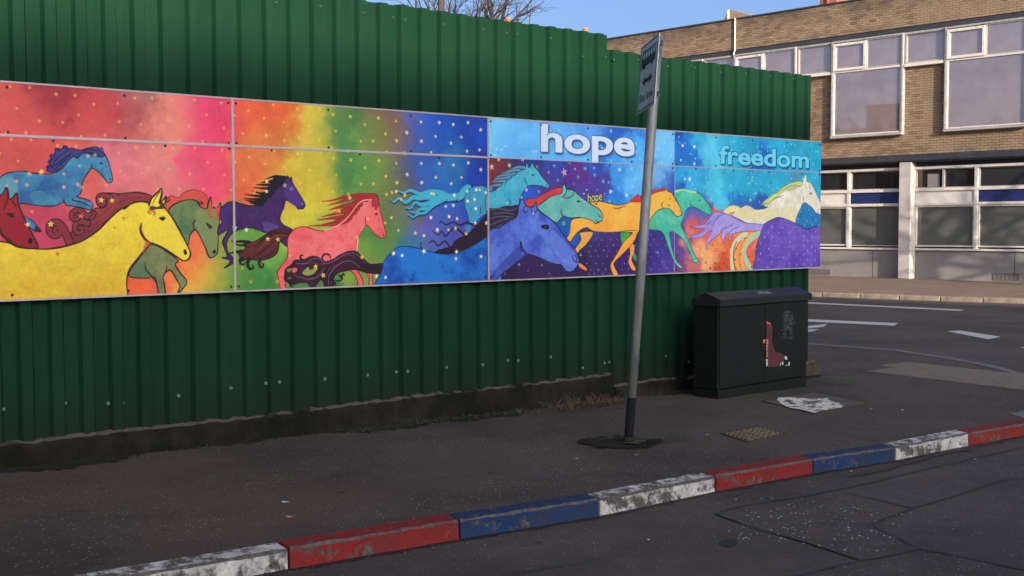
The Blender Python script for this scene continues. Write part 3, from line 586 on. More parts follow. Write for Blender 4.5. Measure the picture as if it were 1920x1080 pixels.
# --- orange horse, second legs first
OR=(232,160,58)
fill(Q('G',[(280,560),(410,550),(410,600),(340,700),(270,760),(260,790),(225,740),(290,640)]),(225,160,80),(215,165,60),(50,30,30),4); fill(Q('G',[(820,700),(870,690),(872,780),(845,860),(890,960),(850,975),(805,890),(825,800)]),(225,150,75),None,(50,30,30),4); fill(Q('G',[(270,890),(350,950),(342,978),(270,940)]),(225,130,70),None,(60,30,30),3)
fill(Q('G',[(730,560),(840,580),(800,660),(745,700)]),(70,165,60),(50,140,60),None); fill(Q('G',[(870,780),(900,840),(900,880),(860,830)]),(60,150,60),None,None)
fill(Q('G',[(370,235),(420,215),(520,222),(640,250),(720,260),(800,240),(840,220),(960,215),(1000,215),(1050,150),(1150,105),(1200,92),(1220,70),(1240,110),(1280,125),(1310,180),(1360,260),(1395,340),(1370,380),(1330,380),(1300,330),(1250,300),(1190,300),(1130,320),(1060,400),(1020,480),(950,520),(905,570),(880,640),(800,740),(720,820),(660,880),(650,920),(700,1030),(650,1040),(610,930),(640,860),(690,780),(760,660),(830,590),(845,560),(700,555),(560,560),(430,545),(350,510),(290,530),(220,590),(170,660),(130,630),(165,560),(190,420),(330,380)]),(232,155,58),(238,178,72),(60,35,30),4)
fill(Q('G',[(1000,230),(1060,150),(1180,110),(1280,150),(1380,340),(1340,370),(1190,290),(1060,380)]),(238,190,80),None,None,alpha=.5)
fill(Q('G',[(825,215),(900,150),(930,150),(915,170),(1000,125),(1100,95),(1195,78),(1210,100),(1120,118),(1045,160),(1000,215),(900,228)]),(205,58,55),(185,48,52),(90,25,30),2.5)
stroke(Q('G',[(640,290),(700,295),(780,265)]),4,(90,50,40)); stroke(Q('G',[(1185,225),(1170,260),(1190,295)]),5,(60,30,30)); fill(Q('G',[(1250,190),(1270,186),(1275,196),(1258,198)]),(60,30,30)); stroke(Q('G',[(1235,250),(1262,278)]),3,(90,50,40)); stroke(Q('G',[(1365,315),(1385,345)]),4,(150,70,40)); stroke(Q('G',[(1020,330),(1040,380)]),9,(70,30,30)); stroke(Q('G',[(700,550),(800,540),(900,535)]),3,(60,35,30)); stroke(Q('G',[(350,500),(400,540)]),4,(60,35,30))
# --- mint horse
MI=(68,182,150)
fill(Q('G',[(1020,480),(1060,400),(1130,320),(1190,300),(1250,300),(1330,380),(1370,380),(1395,340),(1310,150),(1330,112),(1440,100),(1540,120),(1600,150),(1660,220),(1720,310),(1700,370),(1600,320),(1510,280),(1440,310),(1410,400),(1385,480),(1420,560),(1480,680),(1540,820),(1580,880),(1510,880),(1500,820),(1440,700),(1400,630),(1310,560),(1262,560),(1262,620),(1300,790),(1340,880),(1400,940),(1370,950),(1310,880),(1250,740),(1210,620),(1160,545),(1015,520)]),(62,172,142),(92,200,170),(25,70,75),4)
fill(Q('G',[(1025,500),(1060,420),(1100,400),(1110,500),(1080,525)]),(70,165,80),None,None,alpha=.6)
stroke(Q('G',[(1320,112),(1400,92),(1470,108),(1545,122)]),8,(170,212,120),taper=False); fill(Q('G',[(1555,125),(1568,95),(1580,130)]),(80,185,150),None,(25,70,75),2.5,smooth=False); fill(Q('G',[(1580,135),(1598,118),(1600,150)]),(80,185,150),None,(25,70,75),2.5,smooth=False)
stroke(Q('G',[(1485,230),(1490,260),(1510,282)]),4,(25,70,75)); fill(Q('G',[(1575,205),(1600,200),(1595,212)]),(25,60,60)); stroke(Q('G',[(1695,300),(1705,325)]),4,(25,70,75)); stroke(Q('G',[(1262,600),(1258,560),(1262,520)]),3,(25,70,75)); stroke(Q('G',[(1510,870),(1545,840)]),3,(25,70,75)); stroke(Q('G',[(1335,890),(1360,880)]),3,(25,70,75))
# --- aqua head, red mane
fill(Q('F',[(343,380),(420,368),(500,328),(570,290),(645,278),(655,320),(560,355),(480,415),(440,445),(355,440)]),(212,68,66),(190,55,60),(90,25,35),3)
fill(Q('F',[(600,575),(540,540),(470,480),(440,440),(500,390),(560,350),(640,325),(652,270),(670,248),(690,290),(740,300),(800,350),(880,410),(960,460),(990,510),(985,550),(930,580),(890,550),(800,530),(720,535),(660,520),(620,560)]),(92,168,158),(118,188,172),(25,40,50),4.5)
stroke(Q('F',[(670,255),(685,300),(670,340),(640,360)]),4.5,(25,40,50)); stroke(Q('F',[(740,300),(740,340),(700,365),(655,360)]),4.5,(25,40,50)); stroke(Q('F',[(640,455),(640,490),(660,520)]),6,(40,60,60)); fill(Q('F',[(772,388),(800,388),(798,402),(780,402)]),(30,35,40)); stroke(Q('F',[(955,495),(960,520),(980,528)]),4.5,(25,40,50)); stroke(Q('F',[(925,548),(950,568),(975,562)]),4,(25,40,50))
# --- dark mane and big blue horse
fill(Q('E',[(470,750),(560,715),(610,715),(660,640),(760,590),(860,500),(960,395),(1180,335),(1240,330),(1240,450),(1100,520),(960,600),(820,692),(680,760),(560,768)]),(45,22,40),(32,18,38),(25,12,25),3)
fill(Q('F',[(15,480),(80,455),(200,438),(285,430),(275,520),(200,562),(120,612),(15,682)]),(38,28,50),(55,40,60),(20,15,30),3)
for s in ([(40,470),(120,455),(200,470),(260,455)],[(60,500),(160,490),(240,500)],[(40,540),(130,520),(240,530)],[(30,600),(120,560),(200,540)],[(50,640),(140,590)]): stroke(Q('F',s),3.5,(95,105,125),alpha=.8)
for s in ([(660,650),(620,710),(560,650),(500,690),(450,645),(415,668)],[(770,600),(740,590),(660,530),(610,555),(570,602),(530,560),(500,592),(450,560)],[(880,490),(830,500),(760,478),(700,502),(640,475),(570,497),(530,468),(508,485)],[(560,720),(600,712),(620,718)]): stroke(Q('E',s),9,(42,20,42),taper=False,w1=4)
stroke(Q('E',[(345,660),(335,690),(370,730),(450,750)]),5,(20,45,90),taper=False)
blu=Q('E',[(-30,1200),(-12,900),(-5,850),(10,820),(60,760),(130,705),(220,698),(320,715),(420,745),(560,770),(680,752),(820,692),(960,600),(1010,580),(1010,1200)])
fill(blu,(18,66,150),(34,112,190),(18,40,95),4,noise=1.1)
head=Q('F',[(25,680),(120,612),(200,562),(268,520),(280,440),(312,370),(340,430),(400,440),(430,398),(442,470),(520,520),(600,590),(640,650),(700,730),(760,810),(790,890),(770,950),(730,985),(680,980),(640,930),(600,925),(520,900),(430,860),(350,840),(300,880),(200,960),(100,1040),(60,1120),(24,1120)])
fill(head,(62,82,178),(92,122,205),(30,30,70),5,noise=1.1)
fill(Q('F',[(560,640),(640,700),(740,820),(780,900),(740,960),(650,900),(560,780)]),(110,138,215),None,None,alpha=.5)
fill(Q('F',[(200,850),(290,780),(310,840),(340,850),(200,960),(60,1080),(60,1000)]),(45,52,130),None,None,alpha=.6)
stroke(Q('F',[(300,735),(305,790),(350,838)]),13,(38,42,110)); stroke(Q('F',[(298,740),(312,790)]),7,(24,24,60))
fill(Q('F',[(468,605),(500,592),(535,600),(530,630),(490,622)]),(28,24,48),None,(20,18,40),2); fill(Q('F',[(500,605),(518,605),(510,620)]),(85,75,60)); stroke(Q('F',[(740,845),(735,870),(755,900),(772,905),(770,870),(750,845)]),5,(20,20,48)); stroke(Q('F',[(605,928),(630,932),(668,990)]),4.5,(28,28,65))
stroke(Q('F',[(340,430),(320,470),(345,488),(360,460)]),4,(30,28,65)); stroke(Q('F',[(400,440),(385,480),(420,490),(435,460)]),4,(30,28,65))
# --- striped bands, white horse, lilac tail, violet rump
def band(s,wd,c): stroke(Q('H',s),wd,c,taper=False)
for i in range(5): band([(700+i*22,650),(640+i*24,720),(570+i*28,830),(560+i*30,930),(600+i*28,1060)],26,((228,160,80),(226,140,72),(230,165,95),(235,130,100),(228,90,95))[i])
band([(660,655),(570,720),(515,830),(508,940),(525,1060)],24,(188,205,165)); band([(790,655),(700,720),(640,830),(660,930),(730,1060)],24,(160,200,160)); band([(560,740),(530,830),(530,940),(555,1060)],6,(170,60,60))
for x,y,rr_,c in ((645,705,5,(90,90,70)),(555,810,5,(110,80,60)),(600,870,5,(90,100,80)),(545,925,5,(150,60,40)),(600,980,5,(120,110,70)),(690,785,4,(150,40,50)),(690,895,4,(110,60,50)),(735,835,4,(140,40,50)),(735,945,4,(90,40,40)),(310,768,6,(170,120,90)),(395,880,6,(180,120,90)),(300,880,6,(230,190,150)),(240,955,6,(150,120,100)),(335,960,5,(110,50,40)),(425,960,5,(110,50,40)),(440,828,5,(200,150,110)),(155,815,5,(240,210,150)),(205,880,5,(240,200,150)),(285,1015,6,(110,50,50)),(375,1010,5,(110,50,40)),(400,765,4,(200,120,70)),(495,880,4,(190,150,110)),(365,920,4,(230,110,60))):
    q=Q('H',[(x,y)])[0]; fill([(q[0]+rr_*math.cos(a),q[1]+rr_*math.sin(a)) for a in np.arange(6)*math.pi/3],c)
fill(Q('H',[(335,825),(352,805),(368,822),(355,845)]),(205,60,50),None,None); fill(Q('H',[(345,825),(355,815),(360,828)]),(240,230,220))
fill(Q('H',[(1165,540),(1220,400),(1260,325),(1340,370),(1440,440),(1460,620),(1290,620),(1200,570)]),(24,92,158),(38,135,180),None,vert=.2)
fill(Q('H',[(420,430),(470,375),(540,358),(600,385),(650,360),(700,370),(750,400),(800,402),(870,380),(840,355),(880,290),(980,220),(1080,150),(1180,115),(1245,120),(1255,80),(1280,42),(1292,110),(1330,130),(1370,200),(1400,270),(1440,360),(1440,445),(1392,442),(1340,380),(1260,330),(1220,400),(1180,480),(1165,545),(1100,525),(1000,500),(930,520),(850,560),(700,555),(600,510),(520,470)]),(205,198,172),(226,222,202),(90,90,110),3)
fill(Q('H',[(560,430),(640,400),(760,430),(900,400),(1100,380),(1180,420),(1160,530),(1000,485),(900,520),(620,500)]),(222,212,110),(200,200,160),None,alpha=.55); fill(Q('H',[(430,425),(480,375),(560,365),(600,395),(540,430),(500,450)]),(222,212,120),None,None,alpha=.7)
fill(Q('H',[(812,352),(880,290),(980,220),(1080,150),(1180,113),(1245,118),(1230,160),(1130,182),(1040,222),(960,285),(900,340),(860,350)]),(178,202,112),(200,210,125),(80,100,70),2.5)
for s in ([(1230,165),(1150,150),(1080,180),(990,225),(930,250)],[(1170,185),(1080,215)],[(1020,270),(960,290),(920,325)],[(1050,255),(960,285)],[(900,345),(850,335),(820,350)]): stroke(Q('H',s),3,(70,80,70))
fill(Q('H',[(770,398),(880,375),(872,388),(820,403)]),(45,70,120)); stroke(Q('H',[(1255,265),(1258,325)]),3.5,(70,70,90)); fill(Q('H',[(1315,232),(1340,230),(1335,248)]),(60,60,70)); stroke(Q('H',[(1395,435),(1410,450)]),4,(60,60,80)); stroke(Q('H',[(1290,100),(1275,140),(1290,190)]),3,(110,120,90)); stroke(Q('H',[(1320,95),(1315,160),(1330,190)]),3,(90,100,70))
fill(Q('H',[(478,440),(520,428),(545,425),(520,462)]),(222,140,100),None,None)
LO=(72,52,130)
fill(Q('H',[(850,562),(740,550),(640,540),(560,500),(500,465),(420,440),(340,430),(290,470),(230,550),(130,572),(80,578),(160,600),(230,600),(190,640),(110,665),(90,700),(200,690),(290,620),(300,640),(250,730),(240,790),(258,825),(270,750),(370,670),(410,625),(400,690),(425,755),(440,680),(480,650),(480,720),(500,720),(510,660),(640,632),(790,625),(840,600)]),(148,132,200),(168,156,212),LO,3)
for s in ([(310,590),(330,530),(380,470),(430,455)],[(390,640),(420,610),(520,560),(530,535)],[(470,660),(520,610),(600,575)],[(250,560),(300,530)]): stroke(Q('H',s),3.5,LO)
fill(Q('H',[(850,552),(930,507),(1000,487),(1100,515),(1200,560),(1290,607),(1460,607),(1460,1100),(790,1100),(758,900),(760,800),(800,680),(830,600)]),(82,60,158),(108,86,178),(48,32,105),4.5,noise=1.1)
for x,y in ((1180,590),(1230,620),(1280,720),(960,780),(1120,790),(900,880),(1010,900),(1300,860),(1380,700)): stroke(Q('H',[(x-45,y+8),(x,y-4),(x+50,y+6)]),9,(135,118,196),alpha=.35)
for x,y,rx in [(930,580,14),(888,640,10),(1000,648,11),(1037,592,10),(1113,640,12),(850,690,15),(932,690,9),(1155,695,10),(805,755,14),(1115,745,12),(1035,745,7),(1262,680,12),(1342,685,12),(1300,633,9),(1378,633,9),(895,812,12),(810,860,15),(765,812,9),(1260,780,11),(1340,785,12),(1108,870,9),(1050,905,13),(925,948,12),(1185,975,15),(1105,965,9),(1298,928,13),(1375,930,14),(1188,865,10),(1260,872,10),(1298,830,9),(1378,835,12),(1262,970,9),(1338,978,13),(790,920,10),(1300,735,8),(1150,815,7),(1225,925,6),(885,1000,9)]:
    q=Q('H',[(x,y)])[0]; fill([(q[0],q[1]+rx*.55),(q[0]+2.6,q[1]),(q[0],q[1]-rx*.55),(q[0]-2.6,q[1])],(178,178,226),smooth=False)
for x,y,rx in [(1310,408,10),(1230,420,12),(1385,515,12),(1345,560,10),(1285,520,9),(1205,500,9),(1335,460,8),(1265,560,11),(1415,570,9)]:
    q=Q('H',[(x,y)])[0]; fill([(q[0],q[1]+rx*.6),(q[0]+3,q[1]),(q[0],q[1]-rx*.6),(q[0]-3,q[1])],(110,200,225),smooth=False)
# --- stars
YS=(226,196,96); WS=(232,226,180)
def ystars(zlo,zhi,s0,s1,n,colr,rmin,rmax,seed,keep=None,al=.9):
    r=np.random.default_rng(seed); pts=[]
    for _ in range(n*12):
        s=r.uniform(s0,s1); z=r.uniform(zlo,zhi)
        if all((s-a)**2+(z-b)**2>.115**2 for a,b in pts) and (keep is None or keep(s,z)): pts.append((s,z))
        if len(pts)>=n: break
    return [(s,z,r.uniform(rmin,rmax)) for s,z in pts]
zt=MZ1-JZ
sky_st=ystars(JZ-zt,JZ-.02,MS0+.05,JS[1]-.04,120,YS,6,9,5)
for s,z,r_ in sky_st:
    c=(226,170,92) if s<JS[0] else (YS if s<JS[0]+1.5 else (222,214,150))
    for dz in (0,zt):
        x,y=w2c(s,z+dz); star(x,y,r_*(1.1 if s>JS[0]+.9 else .92),c,.9 if s>JS[0]+1.2 else .62,canv=True)
for x,y,r_,c in ((95,420,10,YS),(210,376,9,YS),(190,375,10,YS),(52,421,9,YS),(78,322,9,YS),(108,476,8,(200,100,50)),(232,409,8,(205,120,50)),(215,427,6,(205,130,60)),(31,340,8,(215,140,110)),(55,326,8,(215,170,100)),(120,351,8,(215,140,130)),(146,346,8,(215,140,130)),(165,293,7,(215,150,130)),(60,397,8,(220,120,90)),(152,405,9,(220,110,70)),(440,427,10,WS),(462,431,9,WS),(502,448,9,YS),(521,449,9,YS),(500,340,7,WS),(500,359,7,WS),(592,500,10,YS),(606,516,10,YS),(636,396,8,(235,170,80)),(668,444,9,(240,150,90)),(679,482,9,(235,190,90)),(656,371,9,YS),(631,396,8,(235,140,80)),(520,528,8,(220,160,60)),(455,503,7,(205,150,70)),(470,528,8,(205,140,70)),(544,480,8,(215,170,70)),(706,518,9,WS),(723,520,8,WS),(738,475,10,WS),(754,479,8,WS),(795,471,11,WS),(855,485,8,WS),(856,472,9,WS),(902,481,9,WS),(779,437,9,YS),(795,442,8,WS),(747,432,7,YS),(735,361,8,YS),(743,359,8,WS),(752,374,8,YS),(813,364,8,YS),(852,366,9,WS),(893,356,9,WS),(877,377,9,WS),(890,374,9,WS),(892,391,9,WS),(850,385,9,WS),(836,387,7,WS),(808,408,9,WS),(842,406,9,WS),(857,410,8,WS),(820,431,10,WS),(841,431,8,YS),(854,428,9,YS),(874,438,9,YS),(891,418,9,WS),(912,418,9,WS),(911,361,8,WS),(734,408,8,YS),(722,418,7,YS),(690,410,6,YS),(1000,400,6,WS)):
    star(x,y,r_,c,.92)
for x,y,r_,c in ((922,313,13,(232,190,130)),(935,299,10,(228,180,120)),(955,310,10,(226,200,120)),(980,299,11,(222,170,120)),(1058,323,19,(190,150,200)),(1007,313,10,(120,140,120)),(1039,311,9,(110,170,180)),(1029,323,8,(170,140,180)),(1046,338,11,(70,140,140)),(1084,332,10,(60,150,165)),(1097,316,11,(100,180,190)),(1078,317,7,(140,180,200)),(1114,315,7,(150,190,210)),(1115,328,9,(110,180,200)),(1131,340,10,(110,180,190)),(1076,345,7,(110,110,170)),(1106,342,6,(90,110,180)),(1120,356,7,(90,120,190)),(987,356,10,(180,200,210)),(1010,359,7,(140,180,220)),(978,370,8,(170,190,190)),(1145,359,12,(180,225,240)),(1162,318,11,(180,220,235)),(1175,366,12,(180,225,240)),(1143,377,8,(120,190,230)),(1141,342,7,(130,190,230)),(1100,356,5,(230,200,190)),(1095,363,5,(230,220,200)),(1134,363,4,(230,220,200)),(1057,419,12,(110,170,90)),(950,381,10,(110,190,190)),(1186,350,8,(150,205,235)),(1185,316,9,(150,205,235)),(1190,335,7,(150,205,235)),(1245,330,7,(150,205,235)),(1238,350,6,(150,205,235)),(1068,306,8,(80,130,200)),(1021,400,0.1,WS)):
    star(x,y,r_,c,.9)
r_=np.random.default_rng(21)
for i in range(46):   # pale stars on the light blue
    s=r_.uniform(JS[1]+.05,JS[2]-.05); z=r_.uniform(JZ+.02,MZ1-.03); x,y=w2c(s,z); star(x,y,r_.uniform(6,10),(150,210,238) if r_.random()<.7 else (120,200,200),.75,canv=True)
for i in range(150):
    s=r_.uniform(JS[2]+.05,MS1-.05); z=r_.uniform(MZ0+.70,MZ1-.03); x,y=w2c(s,z)
    X,Y=int(min(CW-1,max(0,x))),int(min(CH-1,max(0,y)))
    c=canvas[Y,X]
    if c[0]>.09 or c[2]<.25: continue
    if s>JS[2]+1.6: fill([(x,y+8),(x+2.8,y),(x,y-8),(x-2.8,y)],(120,212,230),smooth=False)
    else: star(x,y,r_.uniform(5,8),(95,195,222) if r_.random()<.8 else (120,210,190),.8,canv=True)
for x,y,r2,c in ((1280,273,9,WS),(1302,275,12,(215,225,190)),(1302,307,11,(190,215,190)),(1293,336,13,(215,225,190)),(1284,336,9,(180,215,220)),(1357,324,11,(90,110,150)),(1446,342,10,(80,90,130)),(1407,375,11,(170,205,110)),(1416,363,9,(150,200,150)),(1411,332,8,(130,205,170)),(1405,344,8,(130,205,150)),(1345,380,8,(90,190,220)),(1366,265,9,(90,130,170)),(1420,275,9,(90,190,180)),(1277,300,7,WS)): star(x,y,r2,c,.9)
# --- lettering
def text_tris(body,bold):
    cu=bpy.data.curves.new('lettering','FONT'); cu.body=body; cu.offset=bold; cu.resolution_u=6; cu.fill_mode='FRONT'
    ob=bpy.data.objects.new('lettering',cu); col.objects.link(ob); dg=bpy.context.evaluated_depsgraph_get()
    me=ob.evaluated_get(dg).to_mesh(); me.calc_loop_triangles()
    v=[tuple(x.co) for x in me.vertices]; t=[tuple(l.vertices) for l in me.loop_triangles]
    ob.evaluated_get(dg).to_mesh_clear(); bpy.data.objects.remove(ob); bpy.data.curves.remove(cu)
    return np.array(v)[:,:2],t
def lettering(body,s0,s1,zb,h,fillc,halo,bold=.022,track=1,tilt=0,hal=5):
    v,t=text_tris(body,bold)
    xa,xb=v[:,0].min(),v[:,0].max(); asc=v[:,1].max()
    px=(v[:,0]-xa)/(xb-xa)*(s1-s0)+s0; pz=zb+v[:,1]/asc*h+(px-s0)*tilt
    q=np.array([w2c(a,b) for a,b in zip(px,pz)])
    m=np.zeros((CH,CW),np.float32)
    for tr in t:
        r=cover(q[list(tr)])
        if r: k,x0,y0=r; m[y0:y0+k.shape[0],x0:x0+k.shape[1]]+=k
    m=np.clip(m,0,1); x0=max(0,int(q[:,0].min())-40); x1=min(CW,int(q[:,0].max())+40)
    sub=m[:,x0:x1]; g=sub.copy()
    def blur(a,n):
        for ax in (0,1):
            c_=np.cumsum(np.concatenate([np.zeros_like(np.take(a,[0],ax)),a],ax),ax)
            k=2*n+1; pad=[(0,0),(0,0)]; pad[ax]=(n,n); ap=np.pad(a,pad); c_=np.cumsum(np.concatenate([np.zeros_like(np.take(ap,[0],ax)),ap],ax),ax)
            a=(np.take(c_,range(k,c_.shape[ax]),ax)-np.take(c_,range(0,c_.shape[ax]-k),ax))/k
        return a
    if hal:
        b=blur(blur(g,hal),hal); sh=np.zeros_like(b); sh[:-4,3:]=b[4:,:-3]
        put(np.clip(sh*2.4,0,1)*.9,x0,0,lin255(halo)); d=blur(g,2); put(np.clip(d*6,0,1),x0,0,lin255(halo))
    e=np.clip(blur(g,1)*3-1.6,0,1)*np.clip(g*1.2,0,1)
    put(g if hal==0 else e,x0,0,lin255(fillc))
sH0,zH=wall(1014,282.5,MOFF); sH1=wall(1190,290,MOFF)[0]; zTop=wall(1014,234,MOFF)[1]
lettering('hope',sH0,sH1,zH,(zTop-zH)*1.06,(198,214,238),(40,52,100),.030)
sF0,zF=wall(1348,306,MOFF); sF1=wall(1517,311,MOFF)[0]; zT2=wall(1352,275,MOFF)[1]
lettering('freedom',sF0,sF1,zF,(zT2-zF)*1.1,(98,196,222),(14,52,98),.030,hal=4)
s0_,z0_=wall(1102,379,MOFF); s1_=wall(1129,374,MOFF)[0]; lettering('hope',s0_,s1_,z0_,wall(1102,363,MOFF)[1]-z0_,(205,205,120),(40,40,60),.012,tilt=.12,hal=1)
PRINT=0.95     # print inks: the survey values above were read in shade
img=bpy.data.images.new('mural_print',CW,CH,float_buffer=True); img.colorspace_settings.name='Non-Color'
px=np.ones((CH,CW,4),np.float32); px[...,:3]=np.clip(canvas/PRINT,0,.85); img.pixels.foreach_set(px.ravel()); img.pack()
m=NT('mural_print'); uvn=m.n('ShaderNodeUVMap'); ti=m.n('ShaderNodeTexImage'); ti.image=img; ti.extension='EXTEND'; m.l(uvn.outputs[0],ti.inputs[0])
dull_mask=m.ramp(m.noise(2.2,6,.65),[(.35,.0),(.8,.10)])  # faint random dirt over the print
m.color(m.mix(dull_mask,ti.outputs[0],C(.16,.13,.11))); m.set(Roughness=.45); m.b.inputs['Specular IOR Level'].default_value=.2
M['print']=m.m

# ------------------------------------------------------------------ the ground, roads and footways
B2=(-E[0],-E[1])                                   # away along the office facade
def add(p,*dv): 
    x,y=p[0],p[1]
    for d,k in dv: x+=d[0]*k; y+=d[1]*k
    return (x,y)
tag(obj('ground',[(-700,-700,-.47),(700,-700,-.47),(700,900,-.47),(-700,900,-.47)],[(0,1,2,3)],M['ground']),kind='structure')
road=on_ground('road',[(-60,-30),(40,-60),(75,-20),(60,60),(-30,75),(-60,40)],ROAD,M['road']); tag(road,kind='structure')
MU=(-N[0],-N[1])
KP=[gnd(x,y) for x,y in ((542,1027),(863,975),(1128,935),(1342,891),(1524,859),(1682,837),(1817,811))]
kd=Vector((KP[-1][0]-KP[0][0],KP[-1][1]-KP[0][1])).normalized(); kn=Vector((-kd.y,kd.x))     # kn points to the hoarding
# straighten the kerb line a little
P0=Vector(KP[0][:2])
kp=[]
for p in KP:
    v=Vector(p[:2])-P0; t=v.dot(kd); o=v.dot(kn)*.8; kp.append(P0+kd*t+kn*o)
left=[kp[0]-kd*(.985*i) for i in range(8,0,-1)]
right=[kp[-1]+kd*.985]
e0=right[-1]
arc=[e0+Vector((.72,.62)),e0+Vector((1.38,1.36)),e0+Vector((1.75,2.25))]
allk=left+kp+right+arc
flush=[gnd(x,y)[:2] for x,y in ((1925,703),(1860,686),(1780,671),(1677,656),(1520,644.5))]
flush_far=add(flush[-1],(B2,22))
kback=[]
for i,p in enumerate(allk):
    a=allk[max(0,i-1)]; b=allk[min(len(allk)-1,i+1)]; d=(b-a).normalized(); kback.append(p+Vector((-d.y,d.x))*.122)
footpoly=[tuple(p) for p in kback]+[tuple(p) for p in flush]+[flush_far,(-32,34),(-34,2)]
fw=on_ground('footway',footpoly,0,M['footway'],thick=.3); tag(fw,kind='structure')
kerb=thing('kerb',None,None,(allk[0].x,allk[0].y,0)); tag(kerb,kind='structure')
cols=['white','red','blue']; 
lab={'white':'worn white painted kerb stone','red':'red painted kerb stone','blue':'blue painted kerb stone'}
for i in range(len(allk)-1):
    a,b=allk[i],allk[i+1]; ab,bb=kback[i],kback[i+1]; d=(b-a).normalized(); g=.007
    a2,b2,ab2,bb2=a+d*g,b-d*g,ab+d*g,bb-d*g; nn=Vector((-d.y,d.x)); j=random.uniform(-.004,.004); j2=random.uniform(-.004,.004)
    def pt(p,off,z,jj): return (p.x+nn.x*off,p.y+nn.y*off,G(p.x,p.y)+z+jj)
    v=[]; nseg=16
    rows=[(a2,b2,0.0,ROAD-.06),(a2,b2,.003,-.015),(a2,b2,.014,-.002)]
    for (p,q,off,z) in rows:
        for k in range(nseg+1):
            t=k/nseg; x=p.lerp(q,t); ww=random.uniform(-.0035,.0035) if z>-.05 else 0
            v.append(pt(x,off+ww,z+ww,j+(j2-j)*t))
    for k in range(nseg+1):
        t=k/nseg; x=ab2.lerp(bb2,t); v.append((x.x,x.y,G(x.x,x.y)+.004+j+(j2-j)*t))
    for k in range(nseg+1):
        t=k/nseg; x=ab2.lerp(bb2,t); v.append((x.x,x.y,G(x.x,x.y)-.2))
    f=[]; n1=nseg+1
    for r in range(4):
        for k in range(nseg): f.append((r*n1+k,r*n1+k+1,(r+1)*n1+k+1,(r+1)*n1+k))
    f.append((0,n1,2*n1,3*n1,4*n1)); f.append((nseg,nseg+4*n1,nseg+3*n1,nseg+2*n1,nseg+n1))
    # the stone that ends at the first joint is white; then red, blue, white ...
    name=cols[(i-7)%3]
    if i>=len(allk)-4: name=['blue','white','red'][(i-(len(allk)-4))%3] 
    if i==len(allk)-5+0: name='red'
    o=obj('kerb_stone',v,f,M['k'+name],kerb,loc=(a.x,a.y,G(a.x,a.y))); o['label']=lab[name]
    o.data.materials.append(M['karris'])
    for k in range(nseg): o.data.polygons[nseg+k].material_index=1
# grime along the kerb foot
mb=MB()
for i in range(len(allk)-1):
    a,b=allk[i],allk[i+1]; d=(b-a).normalized(); nn=Vector((-d.y,d.x)); N_=14
    prev=None
    for k in range(N_+1):
        p=a.lerp(b,k/N_); wv=random.uniform(.012,.05); q=p-nn*wv; p2=p+nn*.01
        c=((q.x,q.y,G(q.x,q.y)+ROAD+.004),(p2.x,p2.y,G(p2.x,p2.y)+ROAD+.007))
        if prev: mb.quad(prev[0],c[0],c[1],prev[1])
        prev=c
tag(mb.build('gutter_grime',M['tar']),kind='stuff')
rg=random.Random(77)
for nm,mt_,cnt in (('gutter_litter','leafb',260),('gutter_grit','kstone',420)):
    mb=MB()
    for i in range(cnt):
        k=rg.randrange(6,len(allk)-2); a,b=allk[k],allk[k+1]; d=(b-a).normalized(); nn=Vector((-d.y,d.x)); p=a.lerp(b,rg.random())-nn*abs(rg.gauss(.0,.07))-nn*.012
        s_=rg.uniform(.003,.011) if mt_=='leafb' else rg.uniform(.002,.005); t=rg.uniform(0,3); z=G(p.x,p.y)+ROAD+.010; c_,q_=math.cos(t)*s_,math.sin(t)*s_
        v0=len(mb.v); mb.v+=[(p.x+c_,p.y+q_,z),(p.x-q_*.6,p.y+c_*.6,z),(p.x-c_,p.y-q_,z),(p.x+q_*.6,p.y-c_*.6,z),(p.x,p.y,z+s_*.5)]; mb.f+=[(v0,v0+1,v0+4),(v0+1,v0+2,v0+4),(v0+2,v0+3,v0+4),(v0+3,v0,v0+4)]
    tag(mb.build(nm,M[mt_]),kind='stuff')
# flush kerb along the crossing
fk=thing('flush_kerb',None,None,(flush[-1][0],flush[-1][1],0)); tag(fk,kind='structure')
fl=[Vector(p) for p in flush][::-1]; fl=[Vector(flush_far)]+fl+[Vector(tuple(kback[-1]))]
acc=[]
for a,b in zip(fl,fl[1:]):
    n=max(1,round((b-a).length/.915)); 
    for k in range(n): acc.append((a.lerp(b,k/n),a.lerp(b,(k+1)/n)))
for a,b in acc[max(0,len(acc)-22):]:
    d=(b-a).normalized(); nn=Vector((-d.y,d.x)) # towards the road side
    if nn.dot(Vector((.7,.7)))<0: nn=-nn
    g=.006; pts=[a+d*g-nn*.11,b-d*g-nn*.11,b-d*g+nn*.02,a+d*g+nn*.02]
    vv,ff=prism([(p.x,p.y) for p in pts],lambda p:G(p[0],p[1])-.12,lambda p:G(p[0],p[1])+.006)
    o=obj('kerb_stone',vv,ff,M['flush'],fk,loc=(a.x,a.y,G(a.x,a.y)))
